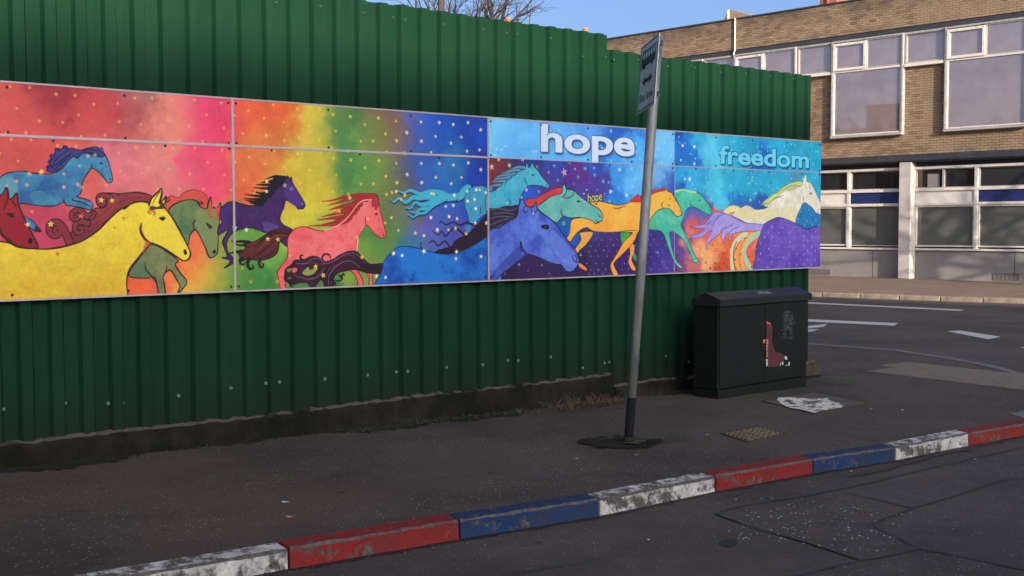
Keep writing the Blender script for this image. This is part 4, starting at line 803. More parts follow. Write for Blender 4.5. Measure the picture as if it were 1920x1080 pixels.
# far footway
fa,fb=gnd(1520,548),gnd(1920,560.5)
KA=Vector(fa[:2]); KB=Vector(fb[:2]); fd=(KA-KB).normalized(); KA2=KB+fd*34; KB2=KB-fd*30; fn=Vector((.7247,.689))
inner=[tuple(KA2+fn*.12),tuple(KB2+fn*.12)]
ff_=on_ground('far_footway',[inner[0],inner[1],tuple(KB2+fn*16),tuple(KA2+fn*16)],0,M['farpave'],thick=.25); tag(ff_,kind='structure')
fkk=thing('far_kerb',None,None,(KB.x,KB.y,0)); tag(fkk,kind='structure')
o0=None; nst=48
jx=gnd(1687,553); off=((Vector(jx[:2])-KB).dot(fd))%.95
for i in range(-12,nst-12):
    a=KB+fd*(off+.95*i)+fd*.012; b=a+fd*.926
    nn=fn; zt_=random.uniform(-.006,.006)
    pts=[b,a,a+nn*.13,b+nn*.13]; vv,ff=prism([(p.x,p.y) for p in pts],-.1575-.2,-.1575+.004+zt_)
    o=obj('kerb_stone',vv,ff,M['kstone'],fkk,loc=(a.x,a.y,-.1575)); bevel(o,.02,2)
# ---- white lines on the crossing street
def road_line(pts,name='road_marking',m='line',dz=.004,kind='structure'):
    q=[gnd(x,y,ROAD)[:2] for x,y in pts]; o=on_ground(name,q,ROAD+dz,M[m]); tag(o,kind=kind); return o
road_line([(1430,563),(1809,581),(1800,583.2),(1430,565)])
road_line([(1400,594),(1683,606),(1677,611),(1400,598)])
road_line([(1510,612),(1552,607.5),(1544,613),(1510,617)]); road_line([(1500,619),(1535,617.5),(1526,621),(1500,625)])
road_line([(1776,621.5),(1800,620),(1877,632),(1853,636.5)])
road_line([(1912,652),(1945,650),(2020,662),(1990,667)])
# ---- cracks and patches in the near road
def crack(pts,w0,w1,dz=.004,seed=1,name='road_crack',m='tar',zoff=ROAD):
    r=random.Random(seed); p=[Vector(gnd(x,y,zoff)[:2]) for x,y in pts]; q=[]
    for a,b in zip(p,p[1:]):
        n=max(2,int((b-a).length/.045))
        for k in range(n): q.append(a.lerp(b,k/n))
    q.append(p[-1]); mb=MB(); prev=None; dr=0
    for i,c in enumerate(q):
        d=(q[min(i+1,len(q)-1)]-q[max(i-1,0)]).normalized(); nn=Vector((-d.y,d.x)); dr=dr*.85+r.uniform(-.006,.006); wd=r.uniform(w0,w1)/2
        if r.random()<.06: wd*=2.2
        if i in (0,len(q)-1): wd=.001
        e=c+nn*(dr+wd); f=c+nn*(dr-wd)
        cur=((e.x,e.y,G(e.x,e.y)+zoff+dz),(f.x,f.y,G(f.x,f.y)+zoff+dz))
        if prev: mb.quad(prev[0],prev[1],cur[1],cur[0])
        prev=cur
    o=mb.build(name,M[m]); tag(o,kind='stuff'); return o
CR_=[([(1425,946),(1500,934),(1571,921),(1650,903),(1762,876),(1840,857),(1935,836)],.009,.018),([(1571,921),(1640,938),(1714,955)],.010,.018),([(1935,898),(1882,900),(1810,925),(1714,955),(1670,972),(1631,987)],.009,.016),
 ([(1339,964),(1420,993),(1520,1022),(1611,1054)],.004,.014),([(1339,966),(1370,955),(1425,946)],.006,.012),([(1631,987),(1680,1008),(1725,1032),(1800,1045),(1935,1072)],.006,.020),([(1725,1032),(1670,1044),(1611,1054),(1508,1079),(1440,1095)],.006,.011),
 ([(950,1078),(1020,1068),(1093,1057),(1150,1045)],.005,.009),([(1590,896),(1680,876),(1770,851),(1880,828)],.03,.09),([(760,1037),(790,1045),(815,1052)],.004,.012),([(1000,1015),(1020,1022)],.004,.012),([(1480,1100),(1300,1088),(1200,1100)],.002,.006)]
for i,(p,a,b) in enumerate(CR_): crack(p,a,b,seed=i,dz=.008,m='grime' if b>.05 else 'tar')
patch_px=[(1341,965),(1425,947),(1500,935),(1570,922),(1713,955),(1631,987),(1724,1032),(1612,1053),(1520,1021),(1420,992)]
tag(on_ground('road_patch',[gnd(x,y,ROAD)[:2] for x,y in patch_px],ROAD+.004,M['road2']),kind='structure')
patch2=[(1725,1033),(1935,1074),(2000,1180),(1400,1160),(1508,1079),(1611,1055)]
tag(on_ground('road_patch',[gnd(x,y,ROAD)[:2] for x,y in patch2],ROAD+.004,M['road2']),kind='structure')
def blob(cx,cy,rx,ry,seed,dz,m,name,zoff=0,n=170,amp=.35,lobes=None):
    r=random.Random(seed); pts=[]; ph=[r.uniform(0,6.28) for _ in range(7)]
    for k in range(n):
        a=2*math.pi*k/n; rr=1+sum(amp/(j+1.2)*math.sin((j+2)*a+ph[j]) for j in range(6))*.6+sum(amp*.35/(1+j*.5)*math.sin((9+j*7)*a+ph[j]*3) for j in range(6))*.5+r.uniform(-.07,.07)*amp*2
        pts.append(gnd(cx+rx*rr*math.cos(a),cy+ry*rr*math.sin(a),zoff)[:2])
    o=on_ground(name,pts,zoff+dz,M[m]); tag(o,kind='stuff'); return o
blob(1367,1019,17,7.5,5,.004,'tar','tar_spot',ROAD,amp=.15)
# moss and mud round the sign post
blob(1210,822,72,11,51,.003,'algae','algae_patch',amp=.3); blob(1470,742,95,8,52,.003,'algae','algae_patch',amp=.35); blob(1560,716,60,6,53,.003,'algae','algae_patch',amp=.35); pass
blob(1168,832,58,10.5,3,.006,'moss','moss_patch',amp=.22); blob(1110,828,24,6,4,.008,'moss','moss_patch',amp=.3); blob(1226,829,16,5,9,.008,'moss','moss_patch',amp=.3)
rb=random.Random(31)
for i in range(26):
    a_=rb.uniform(0,6.28); q_=rb.uniform(.75,1.25); q_=rb.uniform(.85,1.12); x_=1165+66*q_*math.cos(a_); y_=831+11*q_*math.sin(a_)
    blob(x_,y_,rb.uniform(3,9),rb.uniform(.7,1.8),100+i,.010+i*.0002,'moss','moss_patch',n=40,amp=.8)
blob(1190,832.5,20,3.6,12,.018,'footway','bare_spot',amp=.4)
# damp dirt strip at the foot of the low wall
mb=MB(); r=random.Random(3); prev=None; s=-5.5; 
while s<6.2:
    wd=.13+.09*math.sin(s*1.7)+.06*math.sin(s*5.3)+.03*math.sin(s*13)+r.uniform(-.05,.06); wd=max(.02,wd)
    a=wpt(s,-.02,0); b=wpt(s,wd,0); cur=((a[0],a[1],G(a[0],a[1])+.005),(b[0],b[1],G(b[0],b[1])+.004))
    if prev: mb.quad(prev[0],prev[1],cur[1],cur[0])
    prev=cur; s+=.035
tag(mb.build('dirt_strip',M['moss']),kind='stuff')
# ---- tactile paving: slabs with blisters
tp=thing('tactile_paving',None,None,gnd(1661,701)); tag(tp,kind='structure')
A=Vector(gnd(1661,701)[:2]); B=Vector(gnd(1706,678)[:2]); Cc=Vector(gnd(1920,703)[:2]); D=Vector(gnd(1920,732)[:2])
du=(D-A).normalized(); dvv=Vector((-du.y,du.x)); 
depth=abs((Cc-A).dot(dvv))
nrow=2; ts=depth/nrow; slab=None; g=.004
skew=(B-A); sk=skew.dot(du)/max(.01,skew.dot(dvv))
bmv=MB(); h=.006
def slab_mesh():
    mb=MB(); mb.hexa([(g,g,-.02),(ts-g,g,-.02),(ts-g,ts-g,-.02),(g,ts-g,-.02),(g,g,h),(ts-g,g,h),(ts-g,ts-g,h),(g,ts-g,h)])
    n=7
    for i in range(n):
        for j in range(n):
            cx=(i+.5)*ts/n; cy=(j+.5)*ts/n; r1,r2=.016,.010; b0=len(mb.v)
            for rr,z in ((r1,h),(r2,h+.006)):
                for k in range(6): mb.v.append((cx+rr*math.cos(k*math.pi/3),cy+rr*math.sin(k*math.pi/3),z))
            for k in range(6): mb.f.append((b0+k,b0+(k+1)%6,b0+6+(k+1)%6,b0+6+k))
            mb.f.append(tuple(b0+6+k for k in range(6)))
    me=bpy.data.meshes.new('paving_slab'); me.from_pydata(mb.v,[],mb.f); me.materials.append(M['tactile']); return me
sm=slab_mesh(); ang=math.atan2(du.y,du.x)
for j in range(nrow):
    for i in range(8):
        p=A+du*(i*ts)+dvv*(j*ts)+du*(sk*(j+1)*ts)
        if (p+du*ts).x>6.05: continue
        o=bpy.data.objects.new('paving_slab',sm); col.objects.link(o); o.parent=tp; o.location=Vector((p.x,p.y,G(p.x,p.y)+random.uniform(-.0015,.0015)))-Vector(tp.location); o.rotation_euler.z=ang
for j in range(nrow):
    a_=A+dvv*(j*ts)+du*(sk*j*ts+g); b_=A+dvv*(j*ts)+du*(sk*(j+1)*ts-g); c_=A+dvv*((j+1)*ts-g)+du*(sk*(j+1)*ts-g)
    pv,pf=prism([(p.x,p.y) for p in (a_,b_,c_)],lambda p:G(p[0],p[1])-.02,lambda p:G(p[0],p[1])+.006)
    obj('paving_slab',pv,pf,M['tactile'],tp,loc=(a_.x,a_.y,G(a_.x,a_.y)))
# small beige stone at the right edge
o=on_ground('edge_stone',[gnd(x,y)[:2] for x,y in ((1893,777),(1935,768),(1960,776),(1915,783))],.006,M['flush'],thick=.05); tag(o,kind='structure')

# ------------------------------------------------------------------ hoarding of corrugated sheets on a low concrete wall
def tpar(x): return wall(x,300,-.08)[0]
sA=tpar(746); sB=tpar(960); sC=tpar(1141.5); sEnd=wall(1511,505,-.08)[0]+.03
pitch=(sB-sA)/6
fence=thing('corrugated_fence','tall green corrugated steel hoarding carrying the horse mural','fence',wpt(0,-.1,0))
zTopL=3.268; zTopR=3.145
def sheet(s0,s1,z0,z1):
    prof=[]; s=s0; k0=math.floor((s0-sA)/pitch)-1; pts=[]
    for k in range(k0,k0+40):
        b=sA+k*pitch+.012
        for ds,o in ((.0,-.104),(.017,-.064),(.085,-.064),(.102,-.104)): pts.append((b+ds*pitch/.19,o))
        pts.append((b+(.102+pitch)/2*1.0,-.1025)) 
    pts.sort(); pts=[p for p in pts if s0<=p[0]<=s1]
    def oat(s_):
        r=((s_-sA-.012)%pitch)/pitch*.19
        return -.104+.040*max(0,min(1,r/.017 if r<.017 else (1 if r<.085 else 1-(r-.085)/.017)))
    pts=[(s0,oat(s0))]+pts+[(s1,oat(s1))]; v=[];f=[]; n=len(pts); nz=3
    for side in (0,-.003):
        for iz in range(nz+1):
            for (a,o) in pts:
                z=z0+(z1-z0)*iz/nz; wob=.003*math.sin(z*2.1+a*1.3)+.002*math.sin(a*7+z*5)
                v.append(wpt(a,o+side+wob,z+ (0.004*math.sin(a*3) if iz==nz else 0)))
    L=(nz+1)*n
    for iz in range(nz):
        for i in range(n-1):
            q=iz*n+i; f.append((q,q+1,q+n+1,q+n)); f.append((L+q,L+q+n,L+q+n+1,L+q+1))
    for i in range(n-1): q=nz*n+i; f.append((q,q+1,L+q+1,L+q)); q=i; f.append((q+1,q,L+q,L+q+1))
    for iz in range(nz): q=iz*n; f.append((q,q+n,L+q+n,L+q)); q=iz*n+n-1; f.append((q+n,q,L+q,L+q+n))
    return obj('sheet',v,f,M['green'],fence,loc=wpt(s0,-.1,z0))
bounds=[sA+i*6*pitch for i in range(-7,0)]+[sA,sB]
for a,b in zip(bounds,bounds[1:]): sheet(a-.006,b+.004,.06,zTopL+random.uniform(-.012,.012))
sheet(sB,sC,.06,zTopL)
k=sC; 
while k<sEnd-.3:
    e=min(sEnd,k+6*pitch); 
    if sEnd-e<.3: e=sEnd
    sheet(k,e,-.06,zTopR+random.uniform(-.01,.01)); k=e
# end return and back rails / posts
for z in (.35,1.7,2.95): 
    mb=MB().box(wpt,bounds[0],sEnd-.02,-.16,-.11,z,z+.06); mb.build('rail',M['galv'],fence,loc=wpt(bounds[0],-.14,z))
s=bounds[0]
while s<sEnd: MB().box(wpt,s,s+.09,-.26,-.165,-.1,3.0).build('post',M['galv'],fence,loc=wpt(s,-.2,-.1)); s+=2.37
# screws, where the photograph shows them
scr=MB(); n=8
sv_=[];sf_=[]
for ring,(rr,hh) in enumerate(((.013,0),(.013,.005),(.008,.010))):
    for q in range(n): sv_.append((rr*math.cos(2*math.pi*q/n),hh,rr*math.sin(2*math.pi*q/n)))
for ring in range(2):
    for q in range(n): sf_.append((ring*n+q,(ring+1)*n+q,(ring+1)*n+(q+1)%n,ring*n+(q+1)%n))
sf_.append(tuple(2*n+q for q in range(n))[::-1])
sme=bpy.data.meshes.new('screw'); sme.from_pydata(sv_,[],sf_); sme.materials.append(M['screw'])
sme2=sme.copy(); sme2.materials[0]=M['screwdark']
wang=math.atan2(N[1],N[0])-math.pi/2
def screw(s,z):
    r=((s-sA-.012)%pitch)/pitch*.19; o=-.064 if .012<r<.090 else -.1025
    q=bpy.data.objects.new('screw',sme if z<1.5 else sme2); col.objects.link(q); q.parent=fence; q.location=Vector(wpt(s,o,z))-Vector(fence.location); q.rotation_euler=(0,0,wang)
for x,y in ((679,25),(740,32),(757,38),(830,47),(903,56),(953,61),(967,65),(1030,72),(1090,107),(1138,107),(1148,113),(1200,112),(1255,124),(1297,122),(1306,127),(1354,135),(1401,138),(1439,140),(1446,143),(1490,148),(598,13),(520,4),
            (8,768),(124,757),(205,757),(233,756),(333,742),(431,727),(501,719),(522,716),(607,710),(687,703),(746,698),(762,696),(835,688),(903,683),(955,676),(969,676),(1030,669),(1090,689),(1136,681),(1146,679),(1200,674),(1251,668),(1289,678)):
    s,z=wall(x,y,-.08); screw(s,z)
# low wall
lw=thing('low_wall','low mossy concrete wall along the foot of the green hoarding','wall',wpt(0,0,-.1))
def lowwall(s0,s1,zt,name):
    r=random.Random(int(s0*10)+5); rows=[]; s=s0; v=[]; f=[]; cols_=[]
    while s<s1+.001:
        g=wpt(s,0,0); gz=G(g[0],g[1])-.03; j=lambda a:r.uniform(-a,a); zz=zt-.004+j(.006)+.005*math.sin(s*2.3)+.002*math.sin(s*9.1)
        fr=.006*math.sin(s*6)+j(.008)
        fr+=.006*math.sin(s*3.7)*math.sin(s*1.1); prof=[(fr*.5+.02,gz),(.004+fr,gz+(zz-gz)*.35),(fr+j(.005),gz+(zz-gz)*.7),(fr-.004+j(.006),zz-.02),(-.018+j(.008),zz-.002),(-.05+j(.008),zz+.004+j(.005)),(-.075,zz+.010+j(.004)),(-.12,zz+.010),(-.22,zz),(-.22,gz)]
        cols_.append([wpt(s,o,z) for o,z in prof]); s+=.035
    n=len(cols_[0]); 
    for c in cols_: v+=c
    for i in range(len(cols_)-1):
        for k_ in range(n-1): a=i*n+k_; f.append((a,a+n,a+n+1,a+1))
    f.append(tuple(range(n))[::-1]); e=(len(cols_)-1)*n; f.append(tuple(e+q for q in range(n)))
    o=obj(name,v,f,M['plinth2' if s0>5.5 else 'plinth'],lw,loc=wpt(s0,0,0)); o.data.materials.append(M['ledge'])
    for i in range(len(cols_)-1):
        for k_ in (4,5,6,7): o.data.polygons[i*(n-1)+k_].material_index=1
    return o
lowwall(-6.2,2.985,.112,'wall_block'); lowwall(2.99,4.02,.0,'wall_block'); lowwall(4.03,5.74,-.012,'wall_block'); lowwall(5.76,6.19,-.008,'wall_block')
# ------------------------------------------------------------------ the mural
mural=thing('mural','long printed mural of galloping rainbow horses reading hope and freedom','mural',wpt(0,-.03,MZ0))
mj=[MS0]+JS+[MS1]
# plotted gaps: 3 mm between boards
for c in range(4):
    for r_i,(za,zb) in enumerate(((MZ0,JZ),(JZ,MZ1))):
        s0,s1=mj[c]+.002,mj[c+1]-.002; z0,z1=za+.002,zb-.002
        v=[wpt(s0,MOFF,z0),wpt(s1,MOFF,z0),wpt(s1,MOFF,z1),wpt(s0,MOFF,z1),wpt(s0,MOFF-.008,z0),wpt(s1,MOFF-.008,z0),wpt(s1,MOFF-.008,z1),wpt(s0,MOFF-.008,z1)]
        o=obj('panel',v,[(0,1,2,3),(5,4,7,6),(3,2,6,7),(4,5,1,0),(1,5,6,2),(4,0,3,7)],M['print'],mural,loc=wpt(s0,MOFF,z0))
        me=o.data; me.materials.append(M['trim']); uvl=me.uv_layers.new(name='UVMap')
        for pl in me.polygons:
            if pl.index>0: pl.material_index=1
            for li in pl.loop_indices:
                vv=v[me.loops[li].vertex_index]; d=(vv[0]-W0[0])*U[0]+(vv[1]-W0[1])*U[1]; uvl.data[li].uv=((d-MS0)/(MS1-MS0),(vv[2]-MZ0)/(MZ1-MZ0))
        o['label']=['red and yellow horses','purple and pink horses','blue horse heads','white and violet horses'][c]+(' board' if r_i==0 else ' top strip')
def trim(s0,s1,z0,z1,dep=.005): MB().box(wpt,s0,s1,MOFF-.012,MOFF+dep,z0,z1).build('trim',M['trim'],mural,loc=wpt(s0,MOFF,z0))
trim(MS0,MS1,MZ1-.001,MZ1+.009,.004); trim(MS0,MS1,MZ0-.010,MZ0+.001,.004)
trim(MS0,JS[1]-.007,JZ-.008,JZ+.008); trim(JS[1]+.007,MS1,JZ-.0035,JZ+.0035,.002)
for i,s in enumerate(JS[:2]): 
    trim(s-.008,s+.008,MZ0,JZ-.009); trim(s-.008,s+.008,JZ+.009,MZ1-.002)
trim(JS[2]-.003,JS[2]+.003,MZ0,JZ-.004,.002)
for s in np.arange(MS0+.35,MS1,1.17): # battens holding the boards off the ribs
    MB().box(wpt,s,s+.05,-.0635,MOFF-.0085,MZ0+.03,MZ1-.03).build('batten',M['galv'],mural,loc=wpt(s,-.05,MZ0))
MB().box(wpt,sEnd-.15,MS1-.01,-.063,MOFF-.013,MZ0+.1,MZ0+.15).build('batten',M['galv'],mural,loc=wpt(sEnd-.15,-.05,MZ0))
rme=bpy.data.meshes.new('rivet'); rme.from_pydata([(x*.75,y*.6,z*.75) for x,y,z in sv_],[],sf_); rme.materials.append(M['black'])
rs=[]
for c in range(4):
    a,b=mj[c],mj[c+1]; n_=4 if c<2 else 5
    for i in range(n_):
        s=a+.03+(b-a-.06)*i/(n_-1)
        rs+=[(s,MZ1-.03),(s,JZ+.02),(s+(.28 if i<n_-1 else 0),JZ-.022),(s,MZ0+.03)]
for s,z in rs:
    q=bpy.data.objects.new('rivet',rme); col.objects.link(q); q.parent=mural; q.location=Vector(wpt(s,MOFF+.0005,z))-Vector(mural.location); q.rotation_euler=(0,0,wang)
# ------------------------------------------------------------------ leaning bus lane sign
pb=Vector(gnd(1178,831)); Zt=8.60
d=Vector(ray(1234,66)); tp_=Vector((0,0,CZ))+d*(8.60/d.y)
ax=(tp_-pb).normalized()
sign=thing('bus_lane_sign','grey bus lane sign on a leaning galvanised post with dark painted foot','sign',tuple(pb))
L=(tp_-pb).length
pt=lambda k:pb+ax*k
zcut=.33; z0c=.02
MB().tube([pt(.34),pt(L*.5),pt(L*.8),pt(L)],[.0335,.036,.0365,.036],20).build('pole',M['galv'],sign,smooth=True)
MB().tube([pt(-.05),pt(.12),pt(.30),pt(.34)],[.0325,.034,.0345,.0337],20).build('painted_foot',M['navy'],sign,smooth=True)
MB().tube([pt(-.02),pt(.03),pt(.05)],[.055,.05,.036],14).build('mortar_collar',M['moss'],sign)
d=Vector(ray(1203,97)); 
d0=Vector(ray(1237,61)); O0=Vector((0,0,CZ))+d0*(8.38/d0.y); e2=(Vector((0,0,CZ))+d*(8.80/d.y))-O0
wd_=e2.length; e2=(e2-ax*e2.dot(ax)*.45).normalized()
nrm=e2.cross(ax).normalized()            # which way does the face look
if nrm.dot(Vector((0,0,CZ))-tp_)<0: nrm=-nrm
hgt=.50; O=O0
def sp(a,b,o=0): return tuple(O+e2*a-ax*b+nrm*o)      # a away from the post, b down
def splate(name,a0,a1,b0,b1,o0,o1,m,parent): 
    return MB().hexa([sp(a0,b1,o0),sp(a1,b1,o0),sp(a1,b1,o1),sp(a0,b1,o1),sp(a0,b0,o0),sp(a1,b0,o0),sp(a1,b0,o1),sp(a0,b0,o1)]).build(name,M[m],parent)
sg=splate('sign_plate',0,wd_,0,hgt,-.003,.003,'signgrey',sign)
for i,(a0,a1,b0,b1) in enumerate(((.012,wd_-.012,.010,.018),(.012,wd_-.012,hgt-.018,hgt-.010),(.012,.022,.018,hgt-.018),(wd_-.022,wd_-.012,.018,hgt-.018))):
    splate('border',a0,a1,b0,b1,.0031,.0045,'black',sg)
def sflat(name,polys,m='black',o=.0046):
    mb=MB()
    for p in polys:
        n=len(p); 
        vv=[sp(a*wd_,b,.0031) for a,b in p]+[sp(a*wd_,b,o) for a,b in p]; b0=len(mb.v); mb.v+=vv
        mb.f+= [tuple(b0+i for i in range(n)),tuple(b0+n+i for i in range(n))[::-1]]+[(b0+i,b0+n+i,b0+n+(i+1)%n,b0+(i+1)%n) for i in range(n)]
    return mb.build(name,M[m],sg)
# bus seen from the side: roof, window posts, lower body, wheels (a=1 is the far, left-hand edge)
polys=[[(.86,.055),(.12,.055),(.12,.068),(.86,.068)]]
for a in (.86,.72,.58,.44,.30,.16): polys.append([(a,.068),(a-.03,.068),(a-.03,.112),(a,.112)])
polys+=[[(.86,.112),(.12,.112),(.12,.172),(.86,.172)],[(.90,.10),(.86,.10),(.86,.19),(.90,.19)]]
for c in (.72,.30): polys.append([(c+.07*math.cos(t),.172+.022*math.sin(t)) for t in np.linspace(0,2*math.pi,12,endpoint=False)])
sflat('bus_pictogram',polys)
sflat('arrow',[[(.78,.285),(.62,.250),(.62,.272),(.38,.272),(.38,.250),(.22,.285),(.38,.320),(.38,.298),(.62,.298),(.62,.320)]])
vt,tr=text_tris('Bus lane',.012)
xa,xb=vt[:,0].min(),vt[:,0].max(); mb=MB(); vv=[sp((.86-(x-xa)/(xb-xa)*.72)*wd_,.428-y*.085,.004) for x,y in vt]; mb.v=vv; mb.f=[tuple(t) for t in tr]; mb.build('lettering',M['black'],sg)
for k,b in enumerate((.075,.44)):
    c=tp_-ax*(b-.01); MB().tube([c-ax*.012,c+ax*.012],.042,18).build('clamp',M['galv'],sign,smooth=False)
    side=ax.cross(nrm).normalized(); side=-e2
    for dz_ in (-.006,.012): MB().tube([c+side*.03+ax*dz_-nrm*.02,c+side*.062+ax*dz_-nrm*.02],.006,8).build('bolt',M['black'],sign)
# ------------------------------------------------------------------ street cabinet
cl=Vector(gnd(1347,749)); cr=Vector(gnd(1513,725)); cu_=(cr-cl); cu_.z=0; Wc=cu_.length; cu_.normalize(); cn=Vector((-cu_.y,cu_.x,0))   # cn goes back
cab_=thing('street_cabinet','dark green street cabinet with pitched lid and torn red sticker','cabinet',tuple(cl))
def cp(a,o,z): return (cl.x+cu_.x*a+cn.x*o,cl.y+cu_.y*a+cn.y*o,cl.z+z)
def onfront(x,y): P_=onplane(x,y,(cl.x,cl.y),(cn.x,cn.y)); return ((P_[0]-cl.x)*cu_.x+(P_[1]-cl.y)*cu_.y,P_[2]-cl.z)
hb=onfront(1353,574)[1]; Dc=.30
zl=onfront(1352,731)[1]
bx=lambda name,a0,a1,o0,o1,z0,z1,m,par=None,bv=0:(lambda o:(bevel(o,bv,2) if bv else o))(MB().hexa([cp(a0,o0,z0),cp(a1,o0,z0),cp(a1,o1,z0),cp(a0,o1,z0),cp(a0,o0,z1),cp(a1,o0,z1),cp(a1,o1,z1),cp(a0,o1,z1)]).build(name,M[m],par or cab_))
bx('base',.006,Wc-.006,.006,Dc,-.05,zl-.004,'cabinet',bv=.004)
bx('body',0,Wc,.012,Dc,zl,hb,'cabinet',bv=.006)
half=Wc*.5
dl=bx('door',.018,half-.003,0,.011,zl+.012,hb-.012,'cabinet',bv=.003); dr=bx('door',half+.003,Wc-.018,0,.011,zl+.012,hb-.012,'cabinet',bv=.003)
bx('handle',half-.075,half-.045,-.012,.002,zl+.34,zl+.42,'lid',bv=.003)
# lid: front lip, slope to a ridge, slope to the back
lipb=hb-.004; lipt=onfront(1352,562)[1]; rz=lipt+.062; f0=-.03; r0=.15; b0_=Dc+.01; aL,aR=-.014,Wc+.03
pr=[(f0,lipb),(f0,lipt),(r0,rz),(b0_,lipt),(b0_,lipb)]
v=[cp(aL,o,z) for o,z in pr]+[cp(aR,o,z) for o,z in pr]
lid=obj('lid',v,[(0,1,2,3,4)[::-1],(5,6,7,8,9)]+[(i,(i+1)%5,(i+1)%5+5,i+5) for i in range(5)],M['lid'],cab_); bevel(lid,.005,2)
def fdec(name,px,m,parent,dz=.0012,front=-.0015):
    pts=[onfront(x,y) for x,y in px]; n=len(pts)
    v=[cp(a,front,z) for a,z in pts]+[cp(a,front-dz,z) for a,z in pts]
    return obj(name,v,[tuple(range(n)),tuple(range(n,2*n))[::-1]]+[(i,i+n,(i+1)%n+n,(i+1)%n) for i in range(n)],M[m],parent)
def z5(pts): return [(1300+x/4.5,520+y/4.5) for x,y in pts]
fdec('torn_sticker',z5([(616,368),(640,380),(668,425),(660,540),(688,630),(740,640),(768,665),(760,720),(730,755),(650,755),(618,757)]),'sticker_red',cab_)
fdec('torn_sticker',z5([(612,368),(645,382),(655,402),(620,392)]),'sticker_pink',cab_,.001,-.0032)
for i in range(6): fdec('torn_sticker',z5([(613,520+i*26),(627,522+i*26),(627,540+i*26),(613,538+i*26)]),'sticker_orange',cab_,.001,-.0032)
fdec('torn_sticker',z5([(570,548),(598,520),(606,535),(590,560)]),'sticker_orange',cab_,.001,-.0032)
for q in ([(610,690),(624,690),(624,705),(612,703)],[(612,712),(626,710),(624,740),(614,750)],[(765,668),(785,665),(792,690),(772,695)],[(745,715),(755,712),(758,735),(748,738)],[(800,715),(810,712),(808,742),(770,748),(780,742),(802,738)],[(730,725),(738,724),(737,740),(730,740)]): fdec('sticker_scrap',z5(q),'white',cab_,.001,-.0032)
# pale scuffing where a poster was pulled off
r=random.Random(5); mb=MB()
for i in range(130):
    x=r.gauss(800,28); y=r.uniform(285,520); 
    if abs(x-800)>60: continue
    w_=r.uniform(3,14); h_=r.uniform(3,12); pts=[onfront(1300+(x+dx*w_)/4.5,520+(y+dy*h_)/4.5) for dx,dy in ((-1,0),(-.2,-.8),(.9,-.3),(.5,.7))]
    mb.poly([cp(a,-.0017,z) for a,z in pts])
o=mb.build('poster_residue',M['scuff'],cab_); o['kind']='stuff'
# scrawl on the lid slope
def onlid(t,k): # t 0..1 along, k 0..1 up the front slope
    return cp(aL+(aR-aL)*t,f0+(r0-f0)*k-.001,lipt+(rz-lipt)*k+.003)
mb=MB(); r=random.Random(9)
for i in range(7):
    t0=.47+i*.027; pts=[]
    for q in range(5): pts.append(onlid(t0*.72+.13+r.uniform(-.004,.018),.36+.30*(q%2)+r.uniform(-.10,.10)))
    mb.tube(pts,.0028,4)
o=mb.build('scrawled_tag',M['chalk'],cab_)
# ------------------------------------------------------------------ covers in the footway
def quad_px(pp): return [Vector(gnd(x,y)) for x,y in pp]
q=quad_px([(1428,753),(1527,777),(1632,757),(1527,736)])
def bil(q,u,v): 
    p=(q[0]*(1-u)+q[1]*u)*(1-v)+(q[3]*(1-u)+q[2]*u)*v; return p
cov=thing('utility_cover','square footway cover with flaking splash of white paint beside the cabinet','cover',tuple(q[0]))
def qbox(q,u0,u1,v0,v1,z0,z1,name,m,par): 
    c=[bil(q,u0,v0),bil(q,u1,v0),bil(q,u1,v1),bil(q,u0,v1)]
    return MB().hexa([(p.x,p.y,G(p.x,p.y)+z0) for p in c]+[(p.x,p.y,G(p.x,p.y)+z1) for p in c]).build(name,M[m],par,loc=tuple(c[0]))
qbox(q,.02,.98,.02,.98,-.03,.006,'slab','slab',cov)
for a in ((0,1,-.0,.018),(0,1,.982,1),(0,.018,.018,.982),(.982,1,.018,.982)): qbox(q,*a,-.03,.008,'frame','irondark',cov)
m=NT('flaking_white_paint'); a=m.noise(6.5,9,.7,dist=.5); b_=m.noise(22,6,.7); s_=m.math('ADD',m.math('MULTIPLY',a,.65),m.math('MULTIPLY',b_,.35))
m.color(m.ramp(s_,[(.51,C(.74,.67,.57)),(.53,C(.075,.06,.045))])); m.set(Roughness=.85)
r=random.Random(2)
pp=[(528,694),(540,684),(600,678),(660,684),(720,690),(790,688),(815,683),(830,700),(870,710),(905,728),(895,740),(850,748),(800,752),(740,768),(700,758),(660,748),(600,738),(560,722)]
pts=[gnd(1280+x/3+r.uniform(-1,1),520+y/3+r.uniform(-.5,.5)) for x,y in pp]
o=obj('paint_splash',[(p[0],p[1],G(p[0],p[1])+.0105) for p in pts],[tuple(range(len(pts)))],m.m,cov)
if o.data.polygons[0].normal.z<0: o.data.flip_normals()
q=quad_px([(1357,813.5),(1403,828.5),(1471,814),(1424,801.5)])
gr=thing('drain_grate','small rusty iron grate set in the footway between post and kerb','grate',tuple(q[0]))
qbox(q,0,1,0,1,-.04,.001,'pit','hole',gr)
for a in ((-.07,1.07,-.07,0),(-.07,1.07,1,1.07),(-.07,0,0,1),(1,1.07,0,1)): qbox(q,*a,-.03,.006,'frame','irondark',gr)
nb=6
for i in range(nb):
    c=(i+.5)/nb; qbox(q,c-.024,c+.024,.0,1.,.0,.011,'bar','iron',gr); qbox(q,0,1,c-.024,c+.024,.0,.009,'bar','iron',gr)
for i,j in ((2,3),(3,1),(3,4),(1,2),(4,4)): qbox(q,i/nb+.02,(i+1)/nb-.02,j/nb+.02,(j+1)/nb-.02,.0,.008,'stud','iron',gr)

